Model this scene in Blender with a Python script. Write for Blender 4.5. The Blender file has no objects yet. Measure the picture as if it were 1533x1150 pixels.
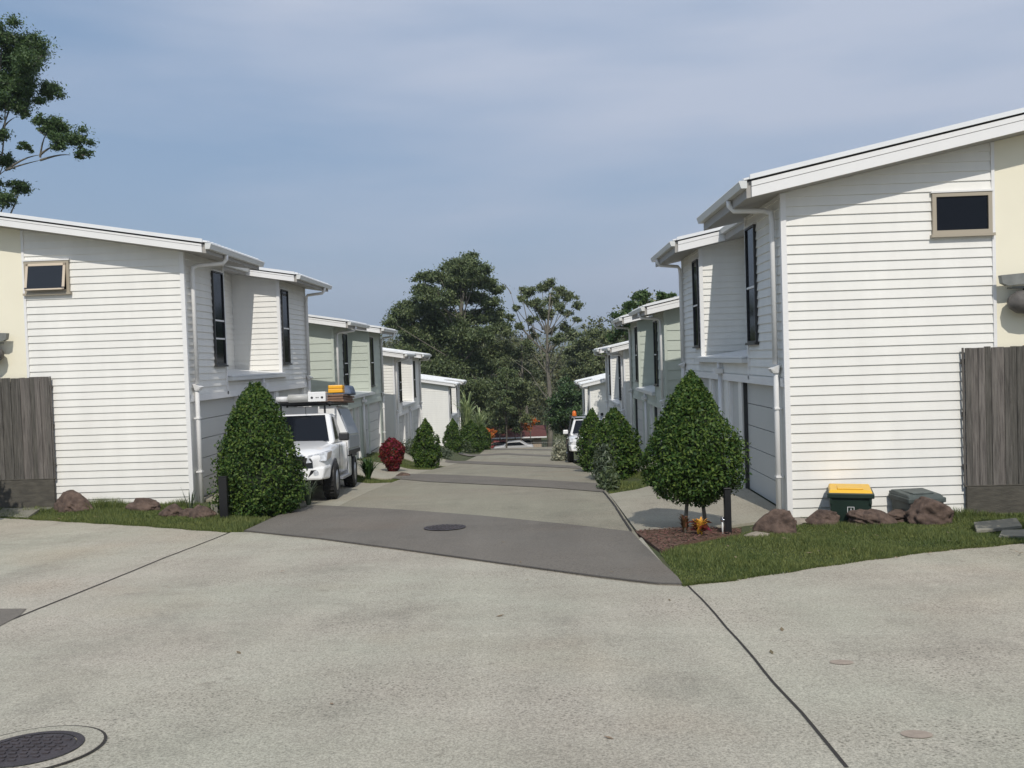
import bpy, bmesh, math, random
import numpy as np
from mathutils import noise as mnoise
from mathutils import Vector, Matrix

# ------------------------------------------------------------------ camera, sky, sun, exposure
SC = bpy.context.scene
COL = SC.collection
EYE = Vector((0.0, 0.0, 1.7))
F = 1300.0                      # focal length in pixels of the 1533 px wide photograph
YAW, PITCH, ROLL = math.atan(36.8 / F), math.atan(37.8 / F), 0.033
fwd = Vector((-math.sin(YAW) * math.cos(PITCH), math.cos(YAW) * math.cos(PITCH), -math.sin(PITCH)))
rgt0 = Vector((math.cos(YAW), math.sin(YAW), 0))
up0 = rgt0.cross(fwd)
RGT = rgt0 * math.cos(ROLL) - up0 * math.sin(ROLL)
UP = up0 * math.cos(ROLL) + rgt0 * math.sin(ROLL)
cam_d = bpy.data.cameras.new('camera')
cam = bpy.data.objects.new('camera', cam_d)
COL.objects.link(cam)
cam_d.sensor_width = 36
cam_d.lens = 36 * F / 1533
cam_d.clip_start = 0.1
cam_d.clip_end = 30000
cam.matrix_world = Matrix(((RGT.x, UP.x, -fwd.x, EYE.x), (RGT.y, UP.y, -fwd.y, EYE.y), (RGT.z, UP.z, -fwd.z, EYE.z), (0, 0, 0, 1)))
SC.camera = cam

SUN = Vector((0.10, -0.96, 1.0)).normalized()      # towards the sun
EL = math.asin(SUN.z)
w = bpy.data.worlds.new("World")
SC.world = w
w.use_nodes = True
nt = w.node_tree
nt.nodes.clear()
N = nt.nodes.new
out = N('ShaderNodeOutputWorld'); bg = N('ShaderNodeBackground'); sky = N('ShaderNodeTexSky')
sky.sky_type = 'NISHITA'; sky.sun_disc = False
sky.sun_elevation = EL
sky.sun_rotation = math.radians(174)
sky.air_density = 1.3; sky.dust_density = 1.5; sky.ozone_density = 1.5
tc = N('ShaderNodeTexCoord'); mp = N('ShaderNodeMapping'); mp.inputs['Scale'].default_value = (1.0, 1.0, 5.5)
mp.inputs['Rotation'].default_value = (0.12, 0.1, 0.5)
n1 = N('ShaderNodeTexNoise'); n1.inputs['Scale'].default_value = 1.9; n1.inputs['Detail'].default_value = 6; n1.inputs['Roughness'].default_value = 0.5
r1 = N('ShaderNodeValToRGB'); r1.color_ramp.elements[0].position = 0.40; r1.color_ramp.elements[1].position = 0.86
r1.color_ramp.elements[0].color = (0, 0, 0, 1); r1.color_ramp.elements[1].color = (1, 1, 1, 1)
mx = N('ShaderNodeMix'); mx.data_type = 'RGBA'
CLOUD = (5.0, 5.6, 6.9, 1)
mx.inputs[7].default_value = CLOUD
L = nt.links.new
veil = N('ShaderNodeMix'); veil.data_type = 'RGBA'; veil.inputs[0].default_value = .7; veil.inputs[7].default_value = (2.35, 3.65, 5.75, 1)
vd = N('ShaderNodeVectorMath'); vd.operation = 'DOT_PRODUCT'; vd.inputs[1].default_value = (.42, 0, .55)
ad = N('ShaderNodeMath'); ad.operation = 'ADD'
L(tc.outputs['Generated'], mp.inputs[0]); L(mp.outputs[0], n1.inputs[0]); L(tc.outputs['Generated'], vd.inputs[0])
L(n1.outputs[0], ad.inputs[0]); L(vd.outputs['Value'], ad.inputs[1]); L(ad.outputs[0], r1.inputs[0])
L(r1.outputs[0], mx.inputs[0]); L(sky.outputs[0], veil.inputs[6]); L(veil.outputs[2], mx.inputs[6]); L(mx.outputs[2], bg.inputs[0])
bg.inputs[1].default_value = 0.105
L(bg.outputs[0], out.inputs[0])
sd = bpy.data.lights.new('sun', 'SUN'); sd.energy = 3.3; sd.angle = math.radians(0.6); sd.color = (1.0, 0.95, 0.87)
so = bpy.data.objects.new('sun', sd); COL.objects.link(so)
so.rotation_euler = (-SUN).to_track_quat('-Z', 'Y').to_euler()
so.location = (0, -10, 40)
SC.view_settings.view_transform = 'Standard'; SC.view_settings.look = 'None'
SC.view_settings.exposure = 0.0; SC.view_settings.gamma = 1.0; SC.view_settings.use_curve_mapping = False

random.seed(7)
RNG = np.random.default_rng(7)

# ------------------------------------------------------------------ terrain
def curve(kn):
    xs = [k[0] for k in kn]; ys = [k[1] for k in kn]; n = len(kn)
    tg = []
    for i in range(n):
        a, b = max(0, i - 1), min(n - 1, i + 1)
        tg.append((ys[b] - ys[a]) / (xs[b] - xs[a]))
    def f(x):
        if x <= xs[0]: return ys[0]
        if x >= xs[-1]: return ys[-1]
        i = max(j for j in range(n) if xs[j] <= x)
        i = min(i, n - 2)
        h = xs[i + 1] - xs[i]; t = (x - xs[i]) / h
        return (2*t**3 - 3*t*t + 1) * ys[i] + (t**3 - 2*t*t + t) * h * tg[i] + (-2*t**3 + 3*t*t) * ys[i+1] + (t**3 - t*t) * h * tg[i+1]
    return f
ROAD = curve([(-15, .35), (0, 0), (6, -.45), (12, -.85), (17.5, -1.12), (22, -1.42), (30, -2.12), (39, -3.0), (48, -3.85), (58, -4.65), (68, -5.3), (74, -6.2), (85, -7.8), (100, -8.8), (130, -9.5), (250, -12), (600, -20), (6000, -20)])
LFL = [(17.37, -1.02), (30.1, -2.05), (42.8, -3.1), (68.8, -5.35)]
RFL = [(13.79, -0.95), (26.4, -2.1), (38.8, -3.15), (64.1, -5.55)]
HL = 9.2
def padf(fl, a0):
    kn = [(-15, None), (a0, None)]
    def f(y):
        if y < a0: return ROAD(y)
        seq = [(a0, ROAD(a0))]
        for (y0, z) in fl: seq += [(y0 - .3, z), (y0 + HL + .3, z)]
        seq += [(90, ROAD(90))]
        if y >= 90: return ROAD(y)
        for (p, q) in zip(seq, seq[1:]):
            if p[0] <= y <= q[0]:
                t = (y - p[0]) / (q[0] - p[0]); return p[1] + (q[1] - p[1]) * t
        return ROAD(y)
    return f
PADL = padf(LFL, 14.0); PADR = padf(RFL, 10.5)
def sm(t): t = max(0., min(1., t)); return t * t * (3 - 2 * t)
def H(x, y):
    r = ROAD(y)
    if y < 10 or y > 95: return r
    if x > 1.5: return r + (PADR(y) - r) * sm((x - 2.0) / 1.8)
    if x < -4.0: return r + (PADL(y) - r) * sm((-4.4 - x) / 2.5)
    return r
def ray(px, py):
    return (fwd + RGT * ((px - 766.5) / F) + UP * ((575 - py) / F))
def at(px, py, Y):
    d = ray(px, py); return EYE + d * ((Y - EYE.y) / d.y)
def gr(px, py):
    d = ray(px, py); t = 0.5; st = .25
    while t < 400:
        p = EYE + d * t
        if p.z < H(p.x, p.y):
            lo, hi = t - st, t
            for _ in range(20):
                m = (lo + hi) / 2; p = EYE + d * m
                if p.z < H(p.x, p.y): hi = m
                else: lo = m
            return EYE + d * hi
        t += st
    return EYE + d * 400

# ------------------------------------------------------------------ materials
MATS = {}
def mat(name, col, rough=.7, var=0.0, scale=5.0, bump=0.0, bscale=40.0, col2=None, metal=0.0, island=0.0, spec=None, stretch=(1, 1, 1), trans=0.0, coat=0.0):
    if name in MATS: return MATS[name]
    m = bpy.data.materials.new(name); m.use_nodes = True
    t = m.node_tree; b = t.nodes['Principled BSDF']; l = t.links.new
    b.inputs['Roughness'].default_value = rough; b.inputs['Metallic'].default_value = metal
    if spec is not None: b.inputs['Specular IOR Level'].default_value = spec
    if coat: b.inputs['Coat Weight'].default_value = coat
    c1 = (*col, 1)
    b.inputs['Base Color'].default_value = c1
    tc = t.nodes.new('ShaderNodeTexCoord'); mp = t.nodes.new('ShaderNodeMapping'); mp.inputs['Scale'].default_value = stretch
    l(tc.outputs['Object'], mp.inputs[0])
    cur = None
    if var > 0 or col2:
        n = t.nodes.new('ShaderNodeTexNoise'); n.inputs['Scale'].default_value = scale; n.inputs['Detail'].default_value = 6
        n.inputs['Roughness'].default_value = .6
        l(mp.outputs[0], n.inputs[0])
        r = t.nodes.new('ShaderNodeValToRGB'); r.color_ramp.elements[0].position = .3; r.color_ramp.elements[1].position = .7
        c2 = col2 if col2 else tuple(min(1, c * (1 + var)) for c in col)
        ca = col if col2 else tuple(c * (1 - var) for c in col)
        r.color_ramp.elements[0].color = (*ca, 1); r.color_ramp.elements[1].color = (*c2, 1)
        l(n.outputs[0], r.inputs[0]); cur = r.outputs[0]
    if island > 0:
        g = t.nodes.new('ShaderNodeNewGeometry'); h = t.nodes.new('ShaderNodeHueSaturation')
        mr = t.nodes.new('ShaderNodeMapRange'); mr.inputs[3].default_value = 1 - island; mr.inputs[4].default_value = 1 + island
        l(g.outputs['Random Per Island'], mr.inputs[0]); l(mr.outputs[0], h.inputs['Value'])
        mr2 = t.nodes.new('ShaderNodeMapRange'); mr2.inputs[3].default_value = .5 + island * .06; mr2.inputs[4].default_value = .5 - island * .06
        l(g.outputs['Random Per Island'], mr2.inputs[0]); l(mr2.outputs[0], h.inputs['Hue'])
        if cur: l(cur, h.inputs['Color'])
        else: h.inputs['Color'].default_value = c1
        cur = h.outputs[0]
    if cur: l(cur, b.inputs['Base Color'])
    if bump > 0:
        n2 = t.nodes.new('ShaderNodeTexNoise'); n2.inputs['Scale'].default_value = bscale; n2.inputs['Detail'].default_value = 5
        l(mp.outputs[0], n2.inputs[0])
        bp = t.nodes.new('ShaderNodeBump'); bp.inputs['Strength'].default_value = bump; bp.inputs['Distance'].default_value = .02
        l(n2.outputs[0], bp.inputs['Height']); l(bp.outputs[0], b.inputs['Normal'])
    if trans > 0:
        tr = t.nodes.new('ShaderNodeBsdfTranslucent'); ms = t.nodes.new('ShaderNodeMixShader'); ms.inputs[0].default_value = trans
        tr.inputs[0].default_value = c1
        if cur: l(cur, tr.inputs[0])
        o = t.nodes['Material Output']; l(b.outputs[0], ms.inputs[1]); l(tr.outputs[0], ms.inputs[2]); l(ms.outputs[0], o.inputs[0])
    MATS[name] = m
    return m

def concrete(name, base, stain, speck=0.0, dark=0.0, streak=.5):
    m = bpy.data.materials.new(name); m.use_nodes = True; t = m.node_tree; b = t.nodes['Principled BSDF']; l = t.links.new
    b.inputs['Roughness'].default_value = .88
    tc = t.nodes.new('ShaderNodeTexCoord')
    def noise(sc, det, st=(1, 1, 1), rg=.6):
        mp = t.nodes.new('ShaderNodeMapping'); mp.inputs['Scale'].default_value = st
        n = t.nodes.new('ShaderNodeTexNoise'); n.inputs['Scale'].default_value = sc; n.inputs['Detail'].default_value = det; n.inputs['Roughness'].default_value = rg
        l(tc.outputs['Object'], mp.inputs[0]); l(mp.outputs[0], n.inputs[0]); return n.outputs[0]
    def ramp(s, a, bb, ca, cb):
        r = t.nodes.new('ShaderNodeValToRGB'); r.color_ramp.elements[0].position = a; r.color_ramp.elements[1].position = bb
        r.color_ramp.elements[0].color = (*ca, 1); r.color_ramp.elements[1].color = (*cb, 1); l(s, r.inputs[0]); return r.outputs[0]
    def mult(a, c, f=1.0):
        x = t.nodes.new('ShaderNodeMix'); x.data_type = 'RGBA'; x.blend_type = 'MULTIPLY'; x.inputs[0].default_value = f
        l(a, x.inputs[6]); l(c, x.inputs[7]); return x.outputs[2]
    c = ramp(noise(.35, 4), .38, .62, base, stain)
    c = mult(c, ramp(noise(1.1, 8, (.6, 1.2, 1), .72), .3, .7, (1 - .17 * streak, 1 - .18 * streak, 1 - .2 * streak), (1.06, 1.06, 1.06)))
    c = mult(c, ramp(noise(.28, 3), .55, .7, (1, 1, 1), (1.03, .97, .93)))
    c = mult(c, ramp(noise(2.2, 6, (.12, 2.2, 1), .75), .66, .76, (1, 1, 1), (.80, .80, .80)))
    c = mult(c, ramp(noise(30, 5, (1, 1, 1), .75), .3, .7, (.80, .80, .79), (1.13, 1.13, 1.13)))
    c = mult(c, ramp(noise(1.1, 4, (1.3, .13, 1)), .35, .65, (.93, .93, .93), (1.05, 1.05, 1.05)))
    c = mult(c, ramp(noise(.5, 9, (1, 1, 1), .8), .52, .60, (1.03, 1.03, 1.03), (.90, .90, .90)))
    c = mult(c, ramp(noise(3.3, 2), .70, .76, (1, 1, 1), (.80, .79, .78)))
    fine = noise(75, 3, (1, 1, 1), .85)
    if speck:
        c = mult(c, ramp(fine, .36, .60, (1 - 1.6 * speck,) * 3, (1.13, 1.13, 1.12)))
        gate = ramp(noise(.7, 4), .42, .62, (0, 0, 0), (1, 1, 1))
        v = t.nodes.new('ShaderNodeTexVoronoi'); v.inputs['Scale'].default_value = 30; l(tc.outputs['Object'], v.inputs[0])
        pit = ramp(v.outputs['Distance'], .12, .36, (.42, .42, .40), (1, 1, 1))
        x = t.nodes.new('ShaderNodeMix'); x.data_type = 'RGBA'; x.blend_type = 'MULTIPLY'
        l(gate, x.inputs[0]); l(c, x.inputs[6]); l(pit, x.inputs[7]); c = x.outputs[2]
    l(c, b.inputs['Base Color'])
    bp = t.nodes.new('ShaderNodeBump'); bp.inputs['Strength'].default_value = .35; bp.inputs['Distance'].default_value = .006
    l(fine, bp.inputs['Height']); l(bp.outputs[0], b.inputs['Normal'])
    return m

M_FORE = concrete('forecourt_concrete', (.455, .435, .35), (.465, .42, .345), speck=.28, streak=.8)
M_ROAD = concrete('road_concrete', (.275, .258, .195), (.29, .26, .20), speck=.15, streak=.5)
M_BAND = concrete('band_concrete', (.155, .14, .118), (.17, .15, .125), speck=.12, streak=.35)
M_DRIVE = concrete('drive_concrete', (.35, .33, .26), (.37, .335, .265), speck=.15, streak=.6)
M_JOINT = mat('joint_sealant', (.035, .03, .025), .9)
M_GRASSG = mat('grass_ground', (.045, .065, .02), .95, col2=(.085, .085, .035), scale=2.5, bump=.5, bscale=60)
M_BLADE = mat('grass_blade', (.16, .19, .055), .7, col2=(.095, .135, .035), scale=1.1, island=.45, trans=.25)
M_MULCH = mat('mulch', (.10, .055, .035), .95, col2=(.17, .10, .07), scale=25, bump=.9, bscale=60)
M_WHITE = mat('white_weatherboard', (.79, .775, .725), .55, var=.05, scale=1.6, stretch=(1.4, 1.4, .3))
M_GREEN = mat('sage_cladding', (.485, .525, .455), .6, var=.03, scale=1.3)
M_TRIM = mat('white_trim', (.80, .79, .77), .45, var=.02, scale=2)
M_CREAM = mat('cream_render', (.84, .79, .63), .85, var=.02, scale=1.5, bump=.12, bscale=120)
M_ROOF = mat('white_metal_roof', (.78, .79, .79), .35, var=.03, scale=2)
M_GUT = mat('gutter_metal', (.66, .665, .64), .4, var=.03, scale=3)
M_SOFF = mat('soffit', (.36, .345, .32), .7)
M_GDOOR = mat('garage_door', (.56, .56, .53), .5, var=.02, scale=1)
M_DOOR = mat('entry_door', (.35, .35, .33), .5)
M_GLASS = mat('dark_glass', (.006, .008, .012), .08, spec=.22)
M_WFRAME = mat('window_frame', (.40, .35, .27), .45)
M_DFRAME = mat('dark_window_frame', (.035, .035, .035), .4)
M_FENCE = mat('weathered_paling', (.055, .050, .044), .9, col2=(.18, .165, .145), scale=4.0, stretch=(11, 11, .55), island=.3, bump=.7, bscale=14)
M_SLEEP = mat('fence_sleeper', (.06, .055, .045), .95, col2=(.11, .10, .08), scale=4, stretch=(1, 1, 4), bump=.4, bscale=20)
M_ROCK = mat('basalt_rock', (.045, .030, .024), .95, col2=(.16, .11, .085), scale=7, bump=1.0, bscale=16)
M_ROCKG = mat('pale_rock', (.22, .19, .15), .95, col2=(.33, .29, .24), scale=6, bump=.8, bscale=16)
M_BARK = mat('gum_bark', (.22, .20, .16), .9, col2=(.11, .10, .08), scale=2, stretch=(4, 4, .8), bump=.4)
M_BARKD = mat('dark_bark', (.07, .06, .045), .9, col2=(.12, .10, .08), scale=4, bump=.4)
M_GUM = mat('gum_leaves', (.135, .175, .07), .55, island=.4, col2=(.095, .13, .05), scale=.35, trans=.2)
M_GUM2 = mat('olive_leaves', (.165, .20, .085), .55, island=.4, col2=(.11, .14, .06), scale=.35, trans=.2)
M_DKTREE = mat('dark_leaves', (.065, .115, .032), .5, island=.4, trans=.15)
M_WOOD = mat('woodland_leaves', (.095, .12, .05), .6, island=.45, col2=(.11, .11, .055), scale=.12, trans=.1)
M_BUSH = mat('bush_leaves', (.060, .106, .021), .5, spec=.2, island=.65, col2=(.045, .09, .018), scale=2.5, trans=.12)
M_CORE = mat('bush_dark_core', (.02, .032, .012), .9)  # near-black green painted for the shaded inside of a bush
M_RED = mat('red_leaves', (.19, .024, .014), .5, spec=.2, island=.7, col2=(.07, .012, .012), scale=7, trans=.15)
M_STRAP = mat('strap_leaves', (.05, .10, .025), .4, island=.4, trans=.15)
M_PALE = mat('pale_strap_leaves', (.24, .30, .13), .45, island=.3, trans=.2)
M_VAR = mat('variegated_leaves', (.30, .31, .22), .5, island=.6, trans=.2)
M_GREY = mat('greygreen_leaves', (.10, .13, .08), .55, island=.5, trans=.15)
M_ORL = mat('orange_leaves', (.50, .17, .03), .5, island=.5, trans=.2)
M_YEL = mat('yellow_leaves', (.75, .40, .05), .4, island=.35, trans=.2)
M_BLACK = mat('black_powdercoat', (.012, .012, .013), .4)
M_RUB = mat('tyre_rubber', (.018, .018, .018), .85, bump=.3, bscale=80)
M_CARW = mat('white_car_paint', (.80, .80, .79), .25, coat=.6, var=.01, scale=3)
M_PLAS = mat('black_plastic', (.02, .02, .022), .5)
M_ALU = mat('aluminium', (.42, .44, .47), .38, metal=.7, var=.08, scale=4)
M_GREYP = mat('grey_panel', (.36, .39, .43), .4, metal=.3, var=.04, scale=3)
M_CHROME = mat('chrome', (.75, .75, .75), .15, metal=1)
M_LAMP = mat('lamp_glass', (.55, .57, .60), .12, var=.4, scale=20, spec=.8)
M_AMBER = mat('amber_lens', (.70, .16, .02), .3)
M_YBOX = mat('yellow_plastic', (.85, .42, .02), .4)
M_BIN = mat('bin_green_plastic', (.012, .028, .020), .5, var=.2, scale=5)
M_BINY = mat('bin_yellow_lid', (.78, .46, .04), .4, var=.04, scale=4)
M_BING = mat('bin_grey_plastic', (.07, .085, .08), .55, var=.25, scale=5)
M_WMARK = mat('white_mark', (.7, .7, .7), .6)
M_IRON = mat('cast_iron', (.05, .042, .045), .7, var=.3, scale=8, bump=.6, bscale=50)
M_PAVER = mat('paver', (.22, .21, .17), .9, var=.15, scale=6, bump=.3)
M_RTILE = mat('red_roof_tiles', (.11, .035, .028), .8, var=.2, scale=3)
M_BRICK = mat('pale_brick', (.45, .36, .27), .9, var=.1, scale=6)
M_HILL = mat('hill_forest', (.06, .08, .05), .95, var=.3, scale=.004)
M_PIPE = mat('grey_tube', (.42, .42, .40), .45)
M_BLUEG = mat('blue_grey_tarp', (.08, .11, .17), .6, var=.2, scale=8)
M_REDP = mat('red_paint', (.22, .035, .03), .4)
M_POOLF = mat('metal_fence', (.22, .21, .19), .5)

# ------------------------------------------------------------------ mesh helpers
class MB:
    def __init__(s): s.v = []; s.f = []; s.mi = []; s.m = 0; s.smooth = []; s.sm = False
    def quad(s, *p):
        i = len(s.v); s.v += [tuple(q) for q in p]; s.f.append(tuple(range(i, i + len(p)))); s.mi.append(s.m); s.smooth.append(s.sm)
    def raw(s, vs, fs):
        i = len(s.v); s.v += [tuple(q) for q in vs]
        for f in fs: s.f.append(tuple(i + k for k in f)); s.mi.append(s.m); s.smooth.append(s.sm)
    def box(s, x0, x1, y0, y1, z0, z1):
        if x0 > x1: x0, x1 = x1, x0
        s.hexa([(x0, y0, z0), (x1, y0, z0), (x1, y1, z0), (x0, y1, z0), (x0, y0, z1), (x1, y0, z1), (x1, y1, z1), (x0, y1, z1)])
    def hexa(s, c):
        s.raw(c, [(0, 3, 2, 1), (4, 5, 6, 7), (0, 1, 5, 4), (1, 2, 6, 5), (2, 3, 7, 6), (3, 0, 4, 7)])
    def prism(s, poly, d):           # poly: 3D points, extruded by vector d
        n = len(poly); d = Vector(d); a = [Vector(p) for p in poly]; b = [p + d for p in a]
        s.raw(a + b, [tuple(range(n))[::-1], tuple(range(n, 2 * n))] + [(i, (i + 1) % n, n + (i + 1) % n, n + i) for i in range(n)])
    def tube(s, pts, r, n=8, cap=True):
        pts = [Vector(p) for p in pts]; k = len(pts)
        rs = r if isinstance(r, (list, tuple)) else [r] * k
        vs = []; prev = None
        for i, p in enumerate(pts):
            d = (pts[min(i + 1, k - 1)] - pts[max(i - 1, 0)])
            if d.length < 1e-9: d = Vector((0, 0, 1))
            d.normalize()
            a = prev if prev is not None else (Vector((1, 0, 0)) if abs(d.x) < .8 else Vector((0, 1, 0)))
            a = (a - d * a.dot(d)).normalized(); prev = a; b = d.cross(a)
            for j in range(n):
                t = 2 * math.pi * j / n; vs.append(p + (a * math.cos(t) + b * math.sin(t)) * rs[i])
        fs = [(i * n + j, i * n + (j + 1) % n, (i + 1) * n + (j + 1) % n, (i + 1) * n + j) for i in range(k - 1) for j in range(n)]
        if cap: fs += [tuple(range(n))[::-1], tuple(range((k - 1) * n, k * n))]
        o = s.sm; s.sm = True; s.raw(vs, fs); s.sm = o
    def lathe(s, prof, c=(0, 0, 0), n=24, axis='z'):
        vs = []
        for (r, z) in prof:
            for j in range(n):
                t = 2 * math.pi * j / n
                if axis == 'z': vs.append((c[0] + r * math.cos(t), c[1] + r * math.sin(t), c[2] + z))
                else: vs.append((c[0] + z, c[1] + r * math.cos(t), c[2] + r * math.sin(t)))
        k = len(prof)
        fs = [(i * n + j, i * n + (j + 1) % n, (i + 1) * n + (j + 1) % n, (i + 1) * n + j) for i in range(k - 1) for j in range(n)]
        fs += [tuple(range(n))[::-1], tuple(range((k - 1) * n, k * n))]
        o = s.sm; s.sm = True; s.raw(vs, fs); s.sm = o
    def build(s, name, mats, parent=None, bevel=0.0, loc=(0, 0, 0)):
        me = bpy.data.meshes.new(name); me.from_pydata(s.v, [], s.f)
        if not isinstance(mats, (list, tuple)): mats = [mats]
        for m in mats: me.materials.append(m)
        if any(s.mi): me.polygons.foreach_set('material_index', s.mi)
        me.polygons.foreach_set('use_smooth', s.smooth)
        me.update()
        o = bpy.data.objects.new(name, me); COL.objects.link(o); o.location = loc
        if parent: o.parent = parent
        if bevel:
            bm = bmesh.new(); bm.from_mesh(me); bmesh.ops.remove_doubles(bm, verts=bm.verts, dist=1e-5)
            bmesh.ops.recalc_face_normals(bm, faces=bm.faces); bm.to_mesh(me); bm.free()
            b = o.modifiers.new('bevel', 'BEVEL'); b.width = bevel; b.segments = 2; b.limit_method = 'ANGLE'
        return o
def tag(o, label=None, cat=None, group=None, kind=None):
    if label: o['label'] = label
    if cat: o['category'] = cat
    if group: o['group'] = group
    if kind: o['kind'] = kind
    return o
def empty(name, loc, rz=0, **k):
    o = bpy.data.objects.new(name, None); COL.objects.link(o); o.location = loc; o.rotation_euler = (0, 0, rz); o.empty_display_size = .2
    return tag(o, **k)
def copy_tree(o, loc, rz=None, sc=None, **k):
    c = o.copy(); COL.objects.link(c); c.location = loc
    if rz is not None: c.rotation_euler = (0, 0, rz)
    if sc is not None: c.scale = sc if isinstance(sc, tuple) else (sc,) * 3
    for ch in list(o.children):
        d = ch.copy(); COL.objects.link(d); d.parent = c
        for g in list(ch.children):
            e = g.copy(); COL.objects.link(e); e.parent = d
    return tag(c, **k)

# draped sheets
def drape(name, poly, m, lift, res=.5, skirt=0.0):
    bm = bmesh.new()
    vs = [bm.verts.new((p[0], p[1], 0)) for p in poly]
    bm.faces.new(vs); bmesh.ops.triangulate(bm, faces=bm.faces[:])
    xs = [p[0] for p in poly]; ys = [p[1] for p in poly]
    for ax, lo, hi in ((0, min(xs), max(xs)), (1, min(ys), max(ys))):
        k = math.ceil(lo / res)
        while k * res < hi:
            co = [0, 0, 0]; no = [0, 0, 0]; co[ax] = k * res; no[ax] = 1
            bmesh.ops.bisect_plane(bm, geom=bm.verts[:] + bm.edges[:] + bm.faces[:], dist=1e-5, plane_co=co, plane_no=no)
            k += 1
    for v in bm.verts: v.co.z = H(v.co.x, v.co.y) + lift
    if skirt:
        ed = [e for e in bm.edges if e.is_boundary]
        r = bmesh.ops.extrude_edge_only(bm, edges=ed)
        for g in r['geom']:
            if isinstance(g, bmesh.types.BMVert): g.co.z -= skirt
    me = bpy.data.meshes.new(name); bm.to_mesh(me); bm.free(); me.materials.append(m)
    o = bpy.data.objects.new(name, me); COL.objects.link(o)
    return o
def gp(pts): return [tuple(gr(*p)[:2]) for p in pts]
def ribbon(name, pts, wd, m, lift):
    # dense polyline of 2D points to a strip
    P = []
    for a, b in zip(pts, pts[1:]):
        n = max(1, int(math.dist(a, b) / .25))
        for i in range(n): P.append((a[0] + (b[0] - a[0]) * i / n + random.uniform(-.004, .004), a[1] + (b[1] - a[1]) * i / n))
    P.append(pts[-1]); mb = MB()
    prev = None
    for i, p in enumerate(P):
        a, b = P[max(0, i - 1)], P[min(len(P) - 1, i + 1)]; dx, dy = b[0] - a[0], b[1] - a[1]; l = math.hypot(dx, dy) or 1
        nx, ny = -dy / l * wd / 2, dx / l * wd / 2
        q = [(p[0] + nx, p[1] + ny), (p[0] - nx, p[1] - ny)]; q = [(u, v, H(u, v) + lift) for u, v in q]
        if prev: mb.quad(prev[0], prev[1], q[1], q[0])
        prev = q
    return mb.build(name, m)

# ------------------------------------------------------------------ ground
def axis(lst):
    o = []
    for a, b, st in lst:
        n = round((b - a) / st); o += [a + (b - a) * i / n for i in range(n)]
    return o + [lst[-1][1]]
gx = axis([(-9000, -1000, 1000), (-1000, -100, 150), (-100, -20, 8), (-20, 14, .5), (14, 100, 8), (100, 1000, 150), (1000, 9000, 1000)])
gy = axis([(-60, -10, 10), (-10, 96, .5), (96, 300, 12), (300, 1000, 100), (1000, 9000, 1000)])
mb = MB(); vs = [(x, y, H(x, y) - .03) for y in gy for x in gx]; nx = len(gx)
mb.raw(vs, [(j * nx + i, j * nx + i + 1, (j + 1) * nx + i + 1, (j + 1) * nx + i) for j in range(len(gy) - 1) for i in range(nx - 1)])
tag(mb.build('ground', M_GRASSG), kind='structure')

edge_far = gp([(-130, 770), (0, 775), (100, 781), (220, 788), (345, 797)])
edge_r = gp([(1022, 877), (1100, 868), (1250, 845), (1400, 825), (1533, 813), (1650, 803)])
fore = [(-16, -8), (-16, edge_far[0][1])] + edge_far + [(-3.9, 13.6), (1.4, 12.1)] + gp([(985, 835)]) + edge_r + [(14, edge_r[-1][1] + .6), (14, -8)]
tag(drape('forecourt', fore, M_FORE, 0.0, skirt=.1), kind='structure')
RL, RR = -3.95, 1.4
road = [(RL - .2, 13.4), (RL, 20), (RL, 40), (RL - .1, 68), (RL - .1, 86), (RR + .4, 86), (RR + .2, 68), (RR, 40), (RR, 17.8), (1.36, 12.0)]
tag(drape('road', road, M_ROAD, .006, skirt=.1), kind='structure')
tag(drape('cross_road', [(-60, 85), (-60, 91), (60, 91), (60, 85)], M_BAND, .015, skirt=.1, res=1.0), kind='structure')
# driveways
DR = [[(1.4, 12.35), (2.3, 12.6), (3.98, 13.9), (3.98, 18.8), (2.5, 19.0), (1.4, 17.7)],
      [(1.4, 23.2), (3.98, 21.6), (3.98, 25), (2.6, 25.2), (1.4, 25.2)],
      [(1.4, 27.3), (3.98, 26.9), (3.98, 30.2), (1.4, 30.2)], [(1.4, 38.9), (3.98, 38.9), (3.98, 42.4), (1.4, 42.4)],
      [(RL, 16.8), (-7.1, 17.8), (-7.1, 22.3), (RL, 22.9)],
      [(RL, 25.2), (-7.1, 24.0), (-7.1, 33.4), (-5.4, 33.0), (RL, 31.6)],
      [(RL, 37.2), (-7.1, 36.3), (-7.1, 46.5), (RL, 46.5)]]
for i, d in enumerate(DR): tag(drape('driveway', d if i < 4 else d, M_DRIVE, .010, skirt=.12), kind='structure')
# dark cross bands
b1 = gp([(365, 796), (418, 772), (470, 757), (600, 764), (720, 773), (850, 786), (945, 797), (962, 815), (990, 843), (1015, 866), (1022, 877), (985, 876), (900, 866), (800, 852), (700, 838), (600, 824), (480, 808)])
tag(drape('road_band', b1, M_BAND, .016, skirt=.02), kind='structure')
b2 = gp([(600, 710), (640, 710.5), (720, 713.5), (820, 720), (893, 724.5), (899, 729), (906, 738), (820, 731), (720, 726), (640, 722), (587, 717)])
tag(drape('road_band', b2, M_BAND, .018), kind='structure')
for a in ([(668, 688.5), (700, 690.4), (780, 694), (868, 698.5), (870, 702.5), (780, 698), (700, 694.5), (665, 692.5)],
          [(688, 677), (760, 678.7), (840, 682.3), (842, 684.6), (760, 681), (686, 679.3)],
          [(705, 671.8), (770, 672.3), (832, 673.3), (832, 674.8), (770, 673.9), (703, 673.2)]):
    tag(drape('road_band', gp(a), M_BAND, .018), kind='structure')
tag(drape('road_band', gp([(-60, 912), (40, 912), (30, 922), (0, 938), (-60, 965)]), M_BAND, .006), kind='structure')
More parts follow.
